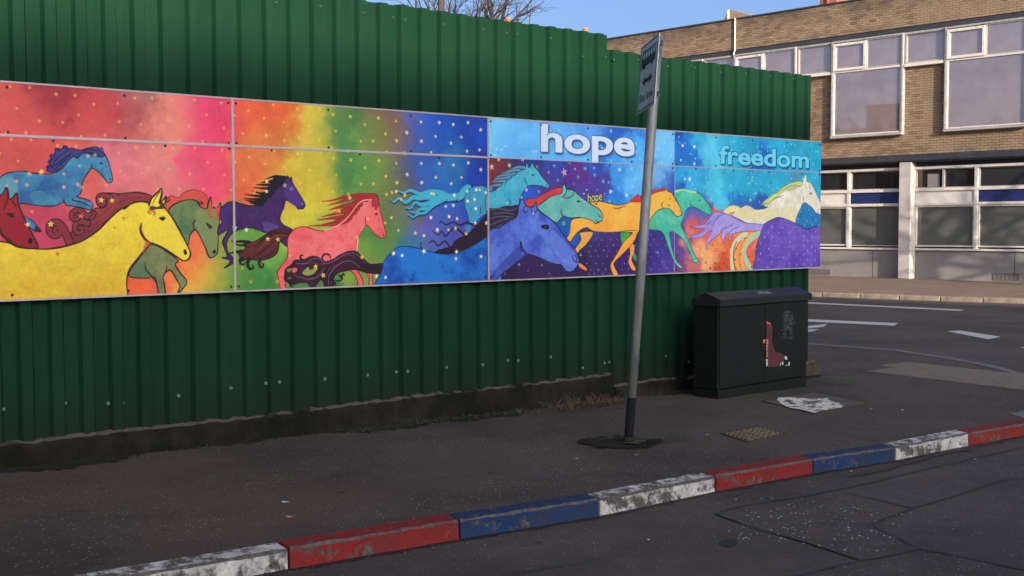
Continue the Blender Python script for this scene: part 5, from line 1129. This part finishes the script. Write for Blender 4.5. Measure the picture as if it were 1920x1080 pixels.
# ------------------------------------------------------------------ office building across the street
ob_=thing('office_building','two storey buff brick office building with white window frames and blue panels','building',fpt(0,0,0))
BL,BR=-12.62,12.6; PERIOD=3.82; W_=2.48; GO=-.30; ZC=8.82
def fb_(name,a0,a1,o0,o1,z0,z1,m,par=None,bv=0):
    o=MB().box(fpt,a0,a1,o0,o1,z0,z1).build(name,M[m],par or ob_,loc=fpt(a0,o1,z0))
    return bevel(o,bv,1) if bv else o
MOR=-.012
fb_('wall',BL,BR,-9,-.6,0,8.7,'mortar')                       # core behind everything
fb_('wall',BL,BR,-.598,.06+MOR,7.735,ZC-.06,'mortar')         # parapet band
fb_('wall',BL,BR,-.598,0+MOR,3.83,4.47,'mortar')              # spandrel band
fb_('coping',BL-.03,BR+.03,-.35,.10,ZC-.058,ZC,'fascia',bv=.01)
fb_('fascia',BL,BR,-.4,.03,7.56,7.733,'fascia'); 
fb_('fascia',BL,BR,-.5,.05,3.635,3.828,'fascia',bv=.008)
fb_('soffit',BL,BR,-.598,.0,3.60,3.633,'fascia')
fb_('roof',BL+.3,BR-.3,-8.8,-.36,8.701,8.74,'tar')
for s in (BL,BR-.2): fb_('wall',s,s+.2,-.598,-.02,0,3.59,'render')
def frame4(name,a0,a1,z0,z1,o0,o1,t,m,par,tb=None):
    tb=tb or t; mb=MB(); mb.box(fpt,a0,a0+t,o0,o1,z0,z1); mb.box(fpt,a1-t,a1,o0,o1,z0,z1); mb.box(fpt,a0+t,a1-t,o0,o1,z0,z0+tb); mb.box(fpt,a0+t,a1-t,o0,o1,z1-tb,z1)
    return mb.build(name,M[m],par,loc=fpt(a0,o1,z0))
bricks=[]; regions=[(BL,BR,7.74,ZC-.06,.06),(BL,BR,3.835,4.46,0)]
zb_,zm,zt2=4.53,6.60,7.50
for k in range(-3,4):
    a0=-2.63+PERIOD*k; a1=a0+W_
    s0=max(BL,a1-PERIOD+0); 
    # brick strip to the left of this window
    sa,sb=max(BL,a0-(PERIOD-W_)),a0
    if k==-3: sa,sb=None,None
    if sa is not None:
        regions.append((sa,sb,4.46,6.50,0)); fb_('wall',sa,sb,-.597,MOR,4.471,6.50,'mortar')
        fb_('sill',sa+.02,sb-.02,-.1,.13,6.505,6.60,'whiteframe',bv=.012)
        w=frame4('window',sa+.03,sb-.03,6.60,7.53,-.02,.07,.05,'greyframe',ob_); fb_('pane',sa+.08,sb-.08,-.01,.02,6.65,7.48,'glassup',w)
    if k==-3: continue
    # big projecting window
    w=frame4('window',a0,a1,4.48,7.555,-.1,.15,.05,'greyframe',ob_,.05)
    fb_('sill',a0-.01,a1+.01,-.05,.19,4.45,4.53,'greyframe',w,bv=.012)
    frame4('frame',a0+.062,a1-.062,4.54,6.57,.0,.13,.032,'whiteframe',w); fb_('pane',a0+.09,a1-.09,.05,.085,4.565,6.55,'glassup',w)
    cm=a0+1.22
    frame4('casement',a0+.062,cm,6.60,7.47,.0,.165,.078,'whiteframe',w); fb_('pane',a0+.135,cm-.073,.05,.10,6.67,7.40,'glassup',w)
    frame4('frame',cm+.004,a1-.062,6.60,7.50,.0,.125,.03,'greyframe',w); fb_('pane',cm+.035,a1-.09,.05,.085,6.63,7.47,'glassup',w)
    fb_('transom',a0+.062,a1-.062,.0,.12,6.572,6.598,'whiteframe',w)
regions.append((-2.63+PERIOD*3+W_,BR,4.46,6.50,0)); fb_('wall',-2.63+PERIOD*3+W_,BR,-.597,MOR,4.471,6.50,'mortar')
fb_('sill',-2.63+PERIOD*3+W_+.02,BR,-.1,.13,6.505,6.60,'whiteframe'); fb_('wall',-2.63+PERIOD*3+W_,BR,-.597,.0,6.60,7.55,'mortar')
# left end (seen only above the hoarding)
regions.append((BL,-2.63-3*PERIOD+W_+.0,4.46,6.5,0)) if False else None
fb_('window_band',BL,-2.63-2*PERIOD-(PERIOD-W_),-.3,.05,4.47,7.555,'glassup')
fb_('head_frame',BL,BR,-.2,.09,7.50,7.558,'greyframe')
# bricks
ch=.0755; bw=.226; jt=.013
for (a0,a1,z0,z1,off) in regions:
    n=int(round((z1-z0)/ch)); hh=(z1-z0)/n
    for r_ in range(n):
        sh=bw/2 if r_%2 else 0; i0=math.floor(a0/bw)-1
        for i in range(i0,int(a1/bw)+2):
            x0=max(a0,i*bw+sh); x1=min(a1,(i+1)*bw+sh)
            if x1-x0<.035: continue
            bricks.append((x0+jt/2,x1-jt/2,z0+r_*hh+jt/2,z0+(r_+1)*hh-jt/2,off+random.uniform(-.003,.003)))
def scr_x(a,z): 
    p=Vector(fpt(a,0,z))-Vector((0,0,CZ)); zc=p.dot(Vector(CF)); return 960+F*p.dot(Vector(CR))/zc, 540-F*p.dot(Vector(CU))/zc, zc
vis=[]
for b in bricks:
    x,y,zc=scr_x((b[0]+b[1])/2,(b[2]+b[3])/2)
    if x<1916 and y>3 and b[1]-b[0]>.19: vis.append((zc,b))
vis.sort(key=lambda t:t[0]); single=set(id(b) for _,b in vis[:295])
fullw=bw-jt; fullh=ch-jt
bme=bpy.data.meshes.new('brick'); mbk=MB(); mbk.hexa([(0,-.03,0),(fullw,-.03,0),(fullw,0,0),(0,0,0),(0,-.03,.0625),(fullw,-.03,.0625),(fullw,0,.0625),(0,0,.0625)])
bme.from_pydata([(x,-y,z) for x,y,z in mbk.v],[],mbk.f); bme.materials.append(M['brick'])
fang=math.atan2(E[1],E[0])
mb=MB()
for b in bricks:
    if id(b) in single:
        o=bpy.data.objects.new('brick',bme); col.objects.link(o); o.parent=ob_
        # local +x runs along the facade, local +y goes into the wall
        o.location=Vector(fpt(b[0],b[4],b[2]))-Vector(ob_.location); o.rotation_euler=(random.uniform(-.01,.01),0,fang); continue
    j=lambda:random.uniform(-.0015,.0015)
    x0,x1,z0,z1,o_=b; mb.hexa([fpt(x0+j(),o_,z0+j()),fpt(x1+j(),o_,z0+j()),fpt(x1,o_-.03,z0),fpt(x0,o_-.03,z0),fpt(x0+j(),o_+j(),z1+j()),fpt(x1+j(),o_+j(),z1+j()),fpt(x1,o_-.03,z1),fpt(x0,o_-.03,z1)])
o=mb.build('bricks',M['brick'],ob_); o['kind']='stuff'
# ground floor bays
zs=lambda x,y:fac(x,y,GO)[1]; as_=lambda x,y:fac(x,y,GO)[0]
z_r=zs(1640,468); z_s=zs(1640,463); z_t1=zs(1640,387); z_t2=zs(1640,382); z_p=zs(1640,361); z_q=zs(1640,355.5); z_h0=zs(1640,321); z_h1=zs(1640,316)
c0,c1=fac(1685,400)[0],fac(1708,400)[0]; COL=(PERIOD*2)
def mull(a,z0=z_r,z1=z_h0): fb_('mullion',a-.055,a+.055,GO-.1,GO+.06,z0,z1,'whiteframe',bv=.006)
fb_('wall',BL+.2,BR-.2,-.597,GO-.20,0.01,3.598,'fascia')
cols_a=[c0+COL*k for k in range(-1,2)]
for a in cols_a:
    fb_('column',a,a+(c1-c0),GO-.15,.02,0,3.60,'column',bv=.02)
aLm=as_(1592,400); aRm=as_(1831,400)
edges=[BL+.22]+[e for a in cols_a for e in (a,a+(c1-c0))]+[BR-.22]
bays=[(edges[i],edges[i+1]) for i in range(0,len(edges),2)]
for bi,(a0,a1) in enumerate(bays):
    if a1-a0<.5: continue
    for z0,z1 in ((z_s-.02,z_r),(z_t1,z_t2),(z_p,z_q),(z_h0,z_h1)):
        lo,hi=min(z0,z1),max(z0,z1); fb_('rail',a0,a1,GO-.12,GO+.075,lo,hi if hi-lo>.05 else lo+.07,'whiteframe',bv=.006)
    fb_('head_panel',a0,a1,GO-.16,GO-.02,z_h1+.002,3.599,'fascia')
    if bi==1: ms=[aLm-1.95,aLm]; ms=[aLm-3.9]+ms
    elif bi==2: ms=[aRm,aRm+1.95,aRm+3.9-.35]
    else: ms=list(np.arange(a0+1.9,a1-1,1.9))
    ms=[m_ for m_ in ms if a0+.3<m_<a1-.3]
    for m_ in ms: mull(m_)
    ed=[a0]+ms+[a1]
    for i in range(len(ed)-1):
        b0,b1=ed[i]+(.055 if i else .0),ed[i+1]-(.055 if i<len(ed)-2 else 0)
        last=(bi==1 and i==len(ed)-2); blue=last or (bi==2 and i==1) or (bi in (0,) and i%2==0) or (bi==2 and i==3)
        w=frame4('window',b0,b1,z_s+.03,min(z_t1,z_t2)-.001,GO-.1,GO+.03,.045,'whiteframe',ob_) if not last else frame4('window',b0,b1,z_s+.03,min(z_t1,z_t2)-.001,GO-.1,GO+.0,.02,'whiteframe',ob_)
        fb_('pane',b0+.02,b1-.02,GO-.06,GO-.03,z_s+.05,z_t1-.02,'glasslow',w)
        fb_('panel',b0,b1,GO-.1,GO+.02,z_t2+.07 if abs(z_t2-z_t1)<.05 else max(z_t1,z_t2)+.002,min(z_p,z_q)-.002,'bluepanel' if blue else 'whitepanel')
        w2=frame4('window',b0,b1,max(z_p,z_q)+.002,z_h0-.002,GO-.1,GO+.01,.025,'greyframe',ob_)
        fb_('pane',b0+.02,b1-.02,GO-.08,GO-.05,max(z_p,z_q)+.02,z_h0-.02,'glassdark',w2)
        if bi==2 and i==0:
            ax_=as_(1769,340); fb_('glazing_bar',ax_-.03,ax_+.03,GO-.06,GO+.02,max(z_p,z_q)+.01,z_h0-.01,'greyframe',w2); fb_('blind',b0+.35,ax_-.15,GO-.049,GO-.045,max(z_p,z_q)+.04,z_h0-.15,'render',w2)
    fb_('stall_riser',a0,a1,GO-.16,GO+.0,0,z_s-.022,'render')
    for s in np.arange(a0+3.1,a1,3.1): fb_('joint',s-.008,s+.008,GO-.002,GO+.003,0.02,z_s-.03,'fascia')
for x0,x1,y0,y1 in ((1516,1557,504,516.5),(1863,1912,511.5,525)):
    a0,z1=fac(x0,y0,GO); a1,z0=fac(x1,(y0+y1)/2+6,GO); z0=max(.04,fac(x0,y1,GO)[1])
    g_=frame4('air_vent',a0,a1,z0,z1,GO,GO+.02,.02,'flush',ob_); 
    for i in range(4):
        zz=z0+.03+(z1-z0-.05)*i/4; fb_('louvre',a0+.02,a1-.02,GO+.002,GO+.016,zz,zz+.018,'flush',g_)
    for i in range(5):
        aa=a0+(a1-a0)*(i+1)/6; fb_('bar',aa-.006,aa+.006,GO+.003,GO+.018,z0+.02,z1-.02,'flush',g_)
# pipe down the parapet
a_,z_=fac(1378,60,.1); pa=[fpt(a_,.10,ZC-.01),fpt(a_,.10,7.72),fpt(a_-.03,.12,7.60),fpt(a_-.02,.12,7.52)]
MB().tube(pa,.028,8).build('pipe',M['whiteframe'],ob_,smooth=True)
# roof hut and chimney stack
def fpx(x,y,off): a,z=fac(x,y,off); return a,z
h0=-3.0
(a0,z0),(a1,z1),(a2,z2)=fpx(1358,40,h0),fpx(1365,17,h0),fpx(1408,29,h0)
hut=[(a0,8.6),(a0+.02,z1-.35),(a1,z1),(a2,z2),(a2+.6,z2-.3),(a2+.6,8.6)]
n=len(hut); v=[fpt(a,h0,z) for a,z in hut]+[fpt(a,h0-2,z) for a,z in hut]
rh=obj('roof_hut',v,[tuple(range(n)),tuple(range(n,2*n))[::-1]]+[(i,i+n,(i+1)%n+n,(i+1)%n) for i in range(n)],M['flag'],ob_)
fb_('hut_trim',a1-.03,a1+.06,h0-.0,h0+.03,8.6,z1-.02,'whiteframe',rh)
a0,z0=fpx(1537,5,-3); a1,_=fpx(1552,5,-3); a2,_=fpx(1568,5,-3)
ck=fb_('chimney',a0,a2,-4,-3,8.6,10.2,'redbrick'); fb_('chimney_cap',a0-.05,a2+.05,-4.05,-2.95,10.2,10.35,'mortar',ck); fb_('chimney_band',a1-.02,a1+.04,-3,-2.94,8.7,10.15,'redbrick',ck)
# ------------------------------------------------------------------ bare trees
def bare_tree(name,label,base,h_trunk,spread,levels,seed,r0=.16,len0=2.4,nb=7,up=.5,group=None,droop=0,cat='tree',dens=1.0):
    r=random.Random(seed); t=thing(name,label,cat,base,group)
    B=Vector(base); mt=MB(); 
    pts=[B+Vector((r.uniform(-.03,.03)*i,r.uniform(-.03,.03)*i,h_trunk*i/5)) for i in range(6)]; pts[0]=B-Vector((0,0,.1))
    mt.tube(pts,[r0*1.25,r0*1.05,r0,r0*.95,r0*.88,r0*.8],9); mt.build('trunk',M['bark'],t,smooth=True)
    mb=MB()
    def grow(p,d,L,rad,lev):
        n=4 if lev<3 else 3; q=[p]; dd=d.copy(); rr=[rad]
        for i in range(n):
            dd=(dd+Vector((r.gauss(0,.13),r.gauss(0,.13),r.gauss(.03,.08)))).normalized(); q.append(q[-1]+dd*L/n); rr.append(rad*(1-.6*(i+1)/n))
        mb.tube(q,rr,6 if lev<2 else (4 if lev<3 else 3),cap=False)
        if lev>=levels: return
        for i in range(1,n+1):
            for _ in range(2 if lev<levels-1 else 3):
                if r.random()<.25 or r.random()>dens: continue
                ax_=Vector((r.gauss(0,1),r.gauss(0,1),r.gauss(0,1))); ax_=(ax_-dd*ax_.dot(dd)).normalized()
                nd=(dd*.75+ax_*r.uniform(.45,.85)+Vector((0,0,.12))).normalized()
                grow(q[i],nd,L*r.uniform(.45,.72),rr[i]*.72,lev+1)
    top=pts[-1]
    for i in range(nb):
        a=2*math.pi*i/nb+r.uniform(-.3,.3); s=spread*r.uniform(.45,1.1); d=Vector((math.cos(a)*s,math.sin(a)*s,1)).normalized()
        grow(top-Vector((0,0,r.uniform(0,h_trunk*.12))),d,len0*r.uniform(.8,1.15),r0*.5,1)
    mb.build('crown',M['bark'],t); return t
def at(x,Y,z): return ((x-960)/F*Y*1.0,Y,z)
bare_tree('bare_tree','leafless pollarded tree standing behind the green hoarding',at(903,26,0),4.9,.8,4,4,r0=.15,len0=1.75,nb=8,dens=.8)
bare_tree('bare_tree','tall unseen leafless tree added to throw branch shadows on the office wall',(18.4,23.2,-.16),3.6,.8,4,8,r0=.22,len0=3.2,nb=5,dens=.42)  # out of view, put here for its branch shadows on the facade
bare_tree('bare_tree','second unseen leafless tree outside the right edge, added for more branch shadows',(20.9,20.7,-.16),3.4,.8,4,17,r0=.22,len0=3.2,nb=5,dens=.42)  # also out of view, adds further branch shadows to the facade
bare_tree('bare_tree','leafless tree beside the brick house mirrored in the office window',(-19.5,30.5,0),4.5,.7,3,12,r0=.2,len0=2.4,nb=7)
# aerial pole beside the tree
pl=at(829,24,0); tp2=thing('aerial_pole','thin dark pole rising beside the leafless tree','pole',pl)
MB().tube([(pl[0],pl[1],0),(pl[0]+.02,pl[1],5),(pl[0],pl[1],8.2)],[.09,.075,.07],10).build('pole',M['bark'],tp2,smooth=True); MB().tube([(pl[0]-.5,pl[1],7.9),(pl[0]+.5,pl[1],7.9)],.02,6).build('crossbar',M['bark'],tp2)
# ------------------------------------------------------------------ houses behind the hoarding: only chimney pots show
def box_w(mb,c,u,L,Dp,z0,z1): 
    n_=(-u[1],u[0]); pts=[(c[0]+u[0]*a*L/2+n_[0]*b*Dp/2,c[1]+u[1]*a*L/2+n_[1]*b*Dp/2) for a,b in ((-1,-1),(1,-1),(1,1),(-1,1))]
    mb.hexa([(x,y,z0) for x,y in pts]+[(x,y,z1) for x,y in pts]); return mb
def house(c,u,L,Dp,he,hr,label,chim,wm='redbrick',group=None,nwin=3):
    t=thing('house',label,'house',(c[0],c[1],0),group); n_=(-u[1],u[0])
    box_w(MB(),c,u,L,Dp,-.3,he).build('wall',M[wm],t)
    P_=lambda a,b,z:(c[0]+u[0]*a+n_[0]*b,c[1]+u[1]*a+n_[1]*b,z)
    v=[P_(-L/2-.1,-Dp/2-.25,he-.05),P_(L/2+.1,-Dp/2-.25,he-.05),P_(L/2+.1,Dp/2+.25,he-.05),P_(-L/2-.1,Dp/2+.25,he-.05),P_(-L/2-.1,0,hr),P_(L/2+.1,0,hr)]
    rf=obj('roof',v,[(0,1,5,4),(2,3,4,5),(0,4,3),(1,2,5),(0,3,2,1)],M['slate'],t)
    for (a,w_,zt_,pots) in chim:
        ck=MB(); box_w(ck,P_(a,0,0)[:2],u,w_,.6,hr-.7,zt_); ck=ck.build('chimney',M[wm],rf)
    for (a,w_,zt_,pots) in chim:
        for i in range(pots):
            p=P_(a+(i-(pots-1)/2)*.32,0,0); MB().tube([(p[0],p[1],zt_-.02),(p[0],p[1],zt_+.18),(p[0],p[1],zt_+.24),(p[0],p[1],zt_+.27)],[.11,.09,.12,.11],12).build('chimney_pot',M['pot'],t)
    for sgn in (-1,1):
        for i in range(nwin):
            a=-L/2+L*(i+.5)/nwin
            for z in (.9,3.3):
                if z+1.2>he: continue
                mb=MB(); box_w(mb,P_(a,sgn*(Dp/2+.02),0)[:2],u,1.0,.06,z,z+1.3); w=mb.build('window',M['whiteframe'],t)
                for s2 in (-.24,.24):
                    mb=MB(); box_w(mb,P_(a+s2,sgn*(Dp/2+.055),0)[:2],u,.40,.02,z+.08,z+1.22); mb.build('pane',M['glassdark'],w)
        mb=MB(); box_w(mb,P_(L/2-.9,sgn*(Dp/2+.02),0)[:2],u,.0001+.9 if False else .9,.06,0,2.1)
    mb=MB(); box_w(mb,P_(-L/2+.75,-(Dp/2+.02),0)[:2],u,.85,.07,0,2.1); mb.build('door',M['bluepanel'],t)
    return t
def chz(x,y,Y): d=ray(x,y); return CZ+d[2]/d[1]*Y
Yh=42; c=at(953,Yh,0); ztop=chz(953,33,Yh)
house((c[0],c[1]),(1,0),7,8,5.2,7.2,'red brick house behind the hoarding, chimney pot below the tree',[(0,.8,ztop-.27,1)])
c=at(1098,46,0); ztop=chz(1098,53,46)
house((c[0]-1.0,c[1]),(1,0),5.6,8,5.4,7.6,'red brick house behind the hoarding, chimney pot near its step',[(1.0,.7,ztop-.27,1)])
# house mirrored in the first floor window
house((-22.4,27.9),(.25,-.97),9,7,5.4,7.3,'brown brick house with broad chimney, mirrored in the office window',[(0,2.1,8.7,0)],'darkbrick')
# unseen block: height and place set so its shadow covers the near street
K=(5.8+.40*70,30.2-.9165*70); mb=MB(); H_=16.1
cbk=thing('shade_block','unseen long red brick block added behind the viewer to shade the near street','building',(K[0],K[1],-.1))
def kp_(a,b,z): return (K[0]-U[0]*a+E[0]*b,K[1]-U[1]*a+E[1]*b,z)      # a back along the near street, b along the cross street
def kbox(name,a0,a1,b0,b1,z0,z1,m,par=None):
    return MB().hexa([kp_(a0,b0,z0),kp_(a1,b0,z0),kp_(a1,b1,z0),kp_(a0,b1,z0),kp_(a0,b0,z1),kp_(a1,b0,z1),kp_(a1,b1,z1),kp_(a0,b1,z1)]).build(name,M[m],par or cbk,loc=kp_(a0,b0,z0))
kbox('wall',0,60,0,24,-.5,H_-.3,'redbrick'); kbox('parapet',-.1,60.1,-.1,24.1,H_-.299,H_,'mortar')
for i in range(18):
    for z in (1.0,4.2,7.4,10.2,13):
        a=1.2+i*3.2; w=kbox('window',a,a+1.3,-.05,.02,z,z+1.8,'whiteframe'); kbox('pane',a+.08,a+1.22,-.065,-.051,z+.08,z+1.72,'glassdark',w)
for i in range(7):
    for z in (1.0,4.2,7.4,10.2,13):
        b=1.4+i*3.2; w=kbox('window',-.05,.02,b,b+1.3,z,z+1.8,'whiteframe'); kbox('pane',-.065,-.051,b+.08,b+1.22,z+.08,z+1.72,'glassdark',w)
# ------------------------------------------------------------------ weeds, leaves and litter
def tuft(cx,cy,n,size,m,seed,name,spread=.1,flat=.5,wall_side=True):
    r=random.Random(seed); mb=MB(); c=Vector(gnd(cx,cy))
    for i in range(n):
        p=c+Vector((U[0],U[1],0))*r.gauss(0,spread)+Vector((N[0],N[1],0))*r.gauss(0,spread*.18); p.z=G(p.x,p.y)+.004
        a=r.uniform(0,6.28); L=size*r.uniform(.4,1); up=r.uniform(0,1-flat)
        d=Vector((math.cos(a),math.sin(a),up*1.5)).normalized(); q=[p,p+d*L*.5+Vector((0,0,L*.12)),p+d*L+Vector((0,0,r.uniform(-.05,.1)*L))]
        s=d.cross(Vector((0,0,1))).normalized()*r.uniform(.002,.005)
        for k in range(2): mb.quad(tuple(q[k]-s),tuple(q[k]+s),tuple(q[k+1]+s*.6),tuple(q[k+1]-s*.6))
    o=mb.build(name,M[m]); tag(o,kind='stuff'); return o
tuft(1105,764,240,.19,'weed',1,'dry_weeds',.20,.45); tuft(1150,752,120,.10,'weed',11,'dry_weeds',.3,.6); tuft(1010,770,160,.06,'weedgreen',12,'weeds',.35,.5); tuft(700,806,160,.045,'weedgreen',13,'weeds',.5,.5); tuft(330,835,120,.04,'weed',14,'dry_weeds',.6,.7); tuft(1060,768,90,.08,'weed',2,'dry_weeds',.2,.6); tuft(1075,752,14,.22,'weed',3,'dry_weeds',.05,.0); tuft(800,792,90,.05,'weedgreen',4,'weeds',.12,.4); tuft(880,782,60,.05,'weedgreen',5,'weeds',.25,.5); tuft(1240,747,70,.08,'weed',6,'dry_weeds',.22,.8); tuft(1165,755,40,.09,'weed',7,'dry_weeds',.12,.6); tuft(960,776,50,.05,'weed',8,'weeds',.2,.6)
def scrap(name,label,cat,x,y,w_,m,seed,zoff=0,curl=.3,group=None,asp=.6,n=7):
    r=random.Random(seed); p=Vector(gnd(x,y,zoff)); a0=r.uniform(0,3.14); L=w_; v=[];
    for ring,zz in ((0,.0),(1,.0015)):
        for k in range(n):
            a=2*math.pi*k/n; rr=L/2*r.uniform(.7,1.1) if ring==0 else None
            if ring==0: v.append((rr*math.cos(a),rr*asp*math.sin(a),abs(math.cos(a+.5))*curl*L*.35+.003))
            else: q=v[k]; v.append((q[0],q[1],q[2]+.0015))
    ca,sa=math.cos(a0),math.sin(a0); base=(p.x,p.y,G(p.x,p.y)+zoff+.001)
    vv=[(base[0]+x_*ca-y_*sa,base[1]+x_*sa+y_*ca,base[2]+z_) for x_,y_,z_ in v]
    o=obj(name,vv,[tuple(range(n))[::-1],tuple(range(n,2*n))]+[(i,(i+1)%n,(i+1)%n+n,i+n) for i in range(n)],M[m],loc=base)
    tag(o,label,cat,group)
scrap('dead_leaf','orange curled dead leaf on the footway near the red kerb stone','leaf',545,972,.07,'leafo',1,asp=.4,curl=.5)
scrap('paper_scrap','flattened pale paper scrap just above the orange leaf','litter',535,943.5,.045,'paper',2)
scrap('dead_leaf','brown crumpled leaf against the left side of the cabinet','leaf',1298,737,.16,'leafb',3,curl=.8)
scrap('paper_scrap','white paper scrap right of the white splashed cover','litter',1691,770,.045,'paper',4)
scrap('paper_scrap','tiny white scrap between splashed cover and larger scrap','litter',1634,768,.03,'paper',5)
scrap('paper_scrap','white scrap on the footway between post and grate','litter',1326,816.5,.028,'paper',6,asp=.35)
scrap('paper_scrap','white straw end below the mossy ring of the post','litter',1194,853.5,.07,'paper',7,asp=.12,curl=.05)
scrap('paper_scrap','white scrap on the footway left of the post','litter',1081,861.5,.028,'paper',8,asp=.4)
scrap('paper_scrap','white scrap in the road below the first white kerb stone from the right','litter',1596,885,.035,'paper',9,ROAD)
scrap('paper_scrap','tiny white scrap in the road at the bottom middle','litter',1216,1014,.025,'paper',10,ROAD)
scrap('paper_scrap','white scrap in the road left of the long crack at the right edge','litter',1829,863,.03,'paper',11,ROAD)
# grit
r=random.Random(44); mb=MB()
def grit(x,y,zoff,s):
    p=gnd(x,y,zoff); s=s*r.uniform(.5,1.2); z=G(p[0],p[1])+zoff+.006; a=r.uniform(0,3); c_,s_=math.cos(a)*s,math.sin(a)*s
    mb.v+=[(p[0]+c_,p[1]+s_,z),(p[0]-s_*.7,p[1]+c_*.7,z),(p[0]-c_,p[1]-s_,z),(p[0]+s_*.7,p[1]-c_*.7,z),(p[0],p[1],z+s*.25)]; n=len(mb.v)-5; mb.f+=[(n,n+1,n+4),(n+1,n+2,n+4),(n+2,n+3,n+4),(n+3,n,n+4)]
for i in range(120):
    u=r.random(); v=r.random(); x=1400+u*300-v*40+r.gauss(0,12); y=935+u*25+v*75+r.gauss(0,4)
    grit(x,y,ROAD,.0085)
for i in range(60): grit(r.uniform(200,1900),r.uniform(900,1070),ROAD if False else 0,.003) if False else None
for i in range(420): x=r.uniform(10,1250); grit(x,873-.104*x+r.gauss(4,5),0,.004)
tag(mb.build('grit',M['paper']),kind='stuff')
